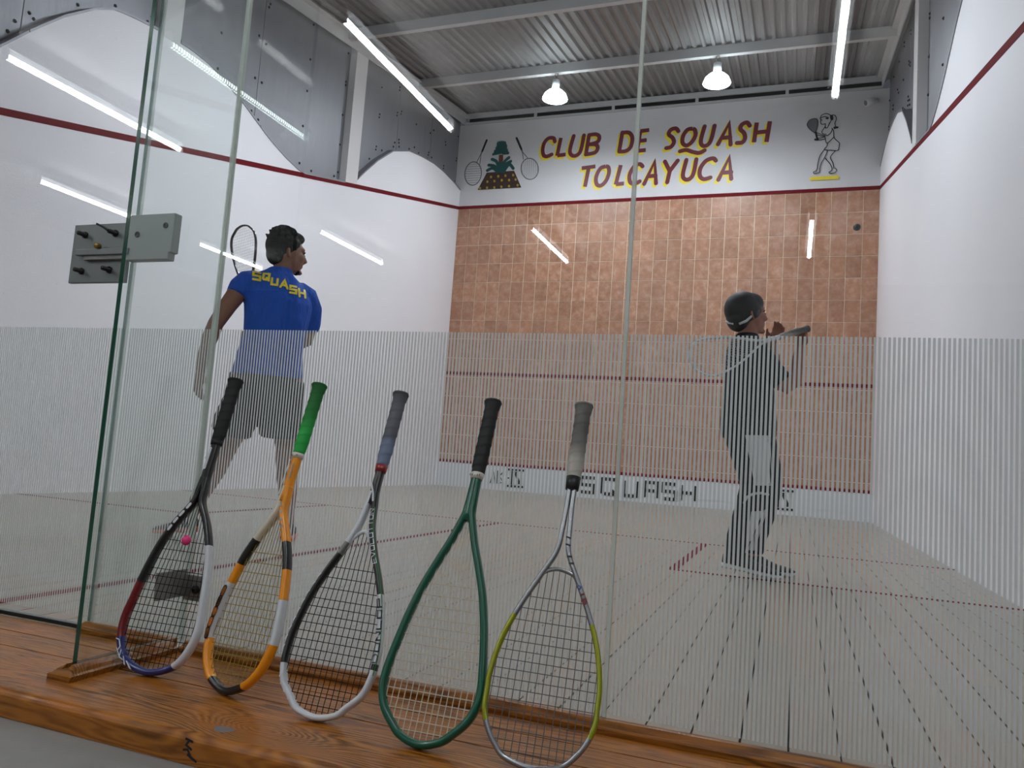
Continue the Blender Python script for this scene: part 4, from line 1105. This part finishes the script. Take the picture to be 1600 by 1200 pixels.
# hair with short tufts
m = MB(); rr = random.Random(4)
m.ball(H1(-.022, 0, .036), (.098, .081, .098), 24, 15, 0, B1); m.ball(H1(.028, 0, .090), (.062, .060, .036), 18, 11, 0, B1); m.ball(H1(-.055, 0, -.012), (.056, .067, .065), 18, 11, 0, B1)
for i in range(120):
    th = rr.uniform(0, 2*PI); ph = rr.uniform(.05, 1.25); d = V((math.sin(ph)*math.cos(th), math.sin(ph)*math.sin(th), math.cos(ph)))
    if d.x > .55 and d.z < .75: continue
    c = H1(-.022+.092*d.x, .076*d.y, .040+.094*d.z); wv = (B1[0]*d.x+B1[1]*d.y+B1[2]*(d.z+.2)+B1[0]*rr.uniform(-.5, .5)+B1[1]*rr.uniform(-.5, .5)).normalized()
    m.limb([c, c+wv*.012, c+wv*.022], [.010, .008, .003], 6)
hair1 = fuse('hair', m, M['hair_black'], p1, .005, 2)
m = MB(); m.ball(H1(.062, 0, -.093), (.018, .032, .017), 14, 9, 0, B1); fuse('beard', m, M['hair_black'], p1, .004, 2)
for e in (1, -1):
    m = MB(); m.ball(H1(.086, e*.034, -.004), (.0045, .009, .006), 12, 9, 0, B1); P('eye', m, M['eye'], p1, True)
    m = MB(); m.limb([H1(.089, e*.016, .012), H1(.089, e*.034, .017), H1(.077, e*.052, .012)], [.003, .0035, .002], 8); P('eyebrow', m, M['hair_black'], p1, True)
shoe(p1, T(-.270, -.035, .030), T(-.495, .04, .004), V((0, 0, 1)), 'shoe_black', 'sole_orange', .044, .082)
shoe(p1, T(.186, -.075, .003), T(.215, .195, .003), V((0, 0, 1)), 'shoe_black', 'sole_orange', .044, .085)
# shirt lettering, letters jump up and down
cells = [(-.126, 1.352, .036, .046, 'S', -.05), (-.073, 1.360, .030, .036, 'Q', .05), (-.026, 1.336, .030, .036, 'U', .0), (.020, 1.330, .042, .042, 'A', .0), (.076, 1.304, .032, .040, 'S', -.05), (.126, 1.292, .032, .044, 'H', -.15)]
strokes = []
for a, u, ww, hh, ch, sl in cells:
    for s in FONT[ch]:
        if ch == 'A': pass
        strokes.append([(a+ww*x+sl*hh*(y-.5), u+hh*y) for x, y in (s if ch != 'A' else s)])
A_ = [[(.022, 1.328), (.042, 1.370), (.060, 1.324)], [(.032, 1.342), (.054, 1.339)]]
k0_ = [i for i, s in enumerate(strokes)]
strokes = strokes[:4]+A_+strokes[6:]
project_patch('shirt_lettering', shirt1, M['yellow_letter'], shirt1, lambda a, u: T(a, -.6, u), FX_, strokes, .0125)

# racket held in front of the left shoulder
def held(name, label, butt, tip_, wdir, cols, smat, arm, gm):
    b_ = V(butt); a_ = (V(tip_)-b_).normalized()
    return racket(name, label, None, b_, a_, V(wdir), [0,.006,.018,.040,.060,.076,.085,.092,.095,.093,.083,.060,.040], arm, .17, .262, cols, lambda sd, s: 0, gm, smat, .0005, nmain=6, mspace=.0135, ground=False, fan=.5)
held('squash_racket', 'thin black squash racket raised behind the left shoulder of the blue shirted player', T(-.112, .305, 1.07), T(-.238, .36, 1.775), RX*.72-FX_*.70, ['r_black'], S_white, (.0048, .0085), M['g_black'])

# ---- player in navy, seen from the right side, right arm swinging a racket
RX = V((4.234, .134, 0)).normalized(); FX_ = V((-RX.y, RX.x, 0))
T = frame_of((2.00, 2.75, 0))
p2 = thing('person', 'player in navy trousers and dark cap in profile, raising a white racket', 'person', (1.92, 2.75, 0))
HC2 = T(-.118, .0, 1.362); face2 = RX*.86+FX_*.48+V((0, 0, .16))
m = MB()
m.ring_loft(rings_of(T, [(-.085, 0, .70, .09, .10), (-.09, 0, .78, .130, .150), (-.09, 0, .88, .125, .150), (-.10, 0, 1.0, .112, .140), (-.105, 0, 1.10, .110, .150), (-.112, 0, 1.18, .090, .150), (-.112, 0, 1.225, .060, .085), (-.112, 0, 1.26, .045, .048)]))
m.limb([T(-.112, 0, 1.20), T(-.112, 0, 1.26), T(-.115, 0, 1.31)], [.055, .049, .052], 14)
m.limb([T(-.10, -.12, 1.185), T(-.075, -.17, 1.150), T(.03, -.195, 1.030), T(.115, -.20, .955), T(.135, -.195, .985), T(.150, -.175, 1.08), T(.160, -.160, 1.165)], [.052, .052, .043, .037, .037, .034, .026], 14)
hand(m, T(.160, -.160, 1.165), V((0, 0, 1))+RX*.05, RX*-.5-FX_*.6, 1, .95, .95)
m.limb([T(-.10, .12, 1.185), T(-.075, .165, 1.150), T(.0, .20, 1.06), T(.055, .20, 1.01), T(.055, .17, 1.09), T(.025, .13, 1.19), T(.010, .10, 1.225)], [.052, .052, .042, .037, .036, .030, .025], 14)
hand(m, T(.010, .10, 1.225), V((0, 0, 1))+RX*.55, RX*-.3+FX_*-.8, -1, .5, .9)
m.limb([T(-.09, -.08, .80), T(-.08, -.09, .66), T(-.03, -.10, .49), T(-.03, -.10, .44), T(-.07, -.10, .30), T(-.115, -.09, .16), T(-.125, -.09, .09)], [.095, .085, .060, .055, .054, .036, .036], 16)
m.limb([T(-.08, .08, .80), T(-.045, .09, .66), T(.025, .10, .49), T(.022, .10, .44), T(-.005, .10, .30), T(-.035, .10, .16), T(-.04, .10, .09)], [.095, .085, .060, .055, .054, .036, .036], 16)
H2, B2 = head(m, HC2, face2, s=.98)
body2 = fuse('body', m, M['skin_mid'], p2, .0062, 5)
m = MB()
m.ring_loft(rings_of(T, [(-.090, 0, .740, .148, .168), (-.090, 0, .82, .150, .170), (-.092, 0, .92, .140, .165), (-.100, 0, 1.02, .132, .160), (-.106, 0, 1.11, .128, .166), (-.114, 0, 1.18, .106, .160), (-.116, 0, 1.225, .078, .105), (-.114, 0, 1.262, .056, .058)]))
m.limb([T(-.10, -.11, 1.18), T(-.07, -.165, 1.150), T(.03, -.195, 1.035), T(.080, -.200, .985)], [.070, .070, .058, .052], 16)
m.limb([T(-.10, .11, 1.18), T(-.07, .165, 1.150), T(.0, .20, 1.065)], [.064, .064, .054], 16)
fuse('shirt', m, M['navy'], p2, .009, 3)
m = MB()
m.ring_loft(rings_of(T, [(-.085, 0, .64, .07, .09), (-.088, 0, .72, .150, .165), (-.090, 0, .80, .152, .170), (-.090, 0, .87, .142, .160)]))
m.limb([T(-.09, -.075, .80), T(-.085, -.09, .68), T(-.040, -.10, .50), T(-.040, -.10, .44), T(-.075, -.10, .30), T(-.118, -.095, .17), T(-.128, -.095, .105)], [.118, .108, .082, .076, .070, .060, .058], 18)
m.limb([T(-.08, .075, .80), T(-.045, .09, .68), T(.022, .10, .50), T(.020, .10, .44), T(-.002, .10, .30), T(-.030, .10, .17), T(-.036, .10, .105)], [.118, .108, .082, .076, .068, .055, .052], 18)
trs = fuse('trousers', m, M['navy'], p2, .009, 3)
project_patch('white_panel', trs, M['white_fabric'], trs, lambda a, u: T(a, -.6, u), FX_, [], .01, .004, polys=[(-.098, .712, .030, .720, -.040, .465, .050, .470), (-.052, .335, .030, .345, -.075, .125, -.030, .125)])
project_patch('white_piping', trs, M['white_fabric'], trs, lambda a, u: T(a, -.6, u), FX_, [[(-.090, .375), (-.075, .405), (-.045, .424), (-.005, .430), (.030, .424)]], .012, .006)
m = MB(); m.ball(H2(-.022, 0, .034), (.102, .086, .098), 26, 17, 0, B2); m.ball(H2(-.055, 0, -.015), (.062, .072, .072), 20, 13, 0, B2); m.ball(H2(.02, 0, .06), (.076, .070, .062), 20, 13, 0, B2)
cap = fuse('cap', m, M['cap'], p2, .006, 3)
m = MB(); m.limb([H2(-.020, -.082, -.016), H2(-.052, -.078, -.040), H2(-.085, -.058, -.052)], [.006, .007, .006], 8); P('cap_trim', m, M['sole_white'], cap, True)
m = MB(); m.limb([H2(-.100, -.030, -.045), H2(-.112, .005, -.032), H2(-.110, .03, -.022)], [.008, .008, .007], 8); P('cap_trim', m, M['sole_white'], cap, True)
m = MB(); m.ball(H2(.020, -.068, .004), (.020, .009, .026), 12, 9, 0, B2); fuse('sideburn', m, M['hair_grey'], p2, .005, 2)
for e in (1, -1):
    m = MB(); m.ball(H2(.086, e*.034, -.004), (.0045, .009, .006), 12, 9, 0, B2); P('eye', m, M['eye'], p2, True)
    m = MB(); m.limb([H2(.089, e*.016, .012), H2(.089, e*.034, .017), H2(.077, e*.052, .012)], [.003, .0035, .002], 8); P('eyebrow', m, M['hair_grey'], p2, True)
shoe(p2, T(-.200, -.105, .040), T(.115, -.075, .003), V((0, 0, 1)), 'shoe_black', 'sole_white', .046, .090)
shoe(p2, T(-.075, .10, .003), T(.190, .12, .003), V((0, 0, 1)), 'shoe_black', 'sole_white', .046, .090)
held('squash_racket', 'white squash racket swung low behind by the player in navy', T(.196, -.185, 1.262), T(-.35, -.53, 1.030), V((0, 0, .85))+FX_*.3, ['r_white'], S_white, (.0048, .0085), M['g_grey'])

# ---- ball in flight
t = thing('squash_ball', 'small black squash ball in flight before the terracotta tiles', 'ball', (2.429, 2.997, 1.904))
m = MB(); m.ball((2.429, 2.997, 1.904), (.02, .02, .02), 24, 15); P('ball', m, plain('ball_rubber', (30, 30, 34), .5), t, True)
m = MB(); m.ball((2.4200, 2.9792, 1.9045), (.002, .002, .002), 8, 5); P('ball_dot', m, M['yellow_letter'], t, True)
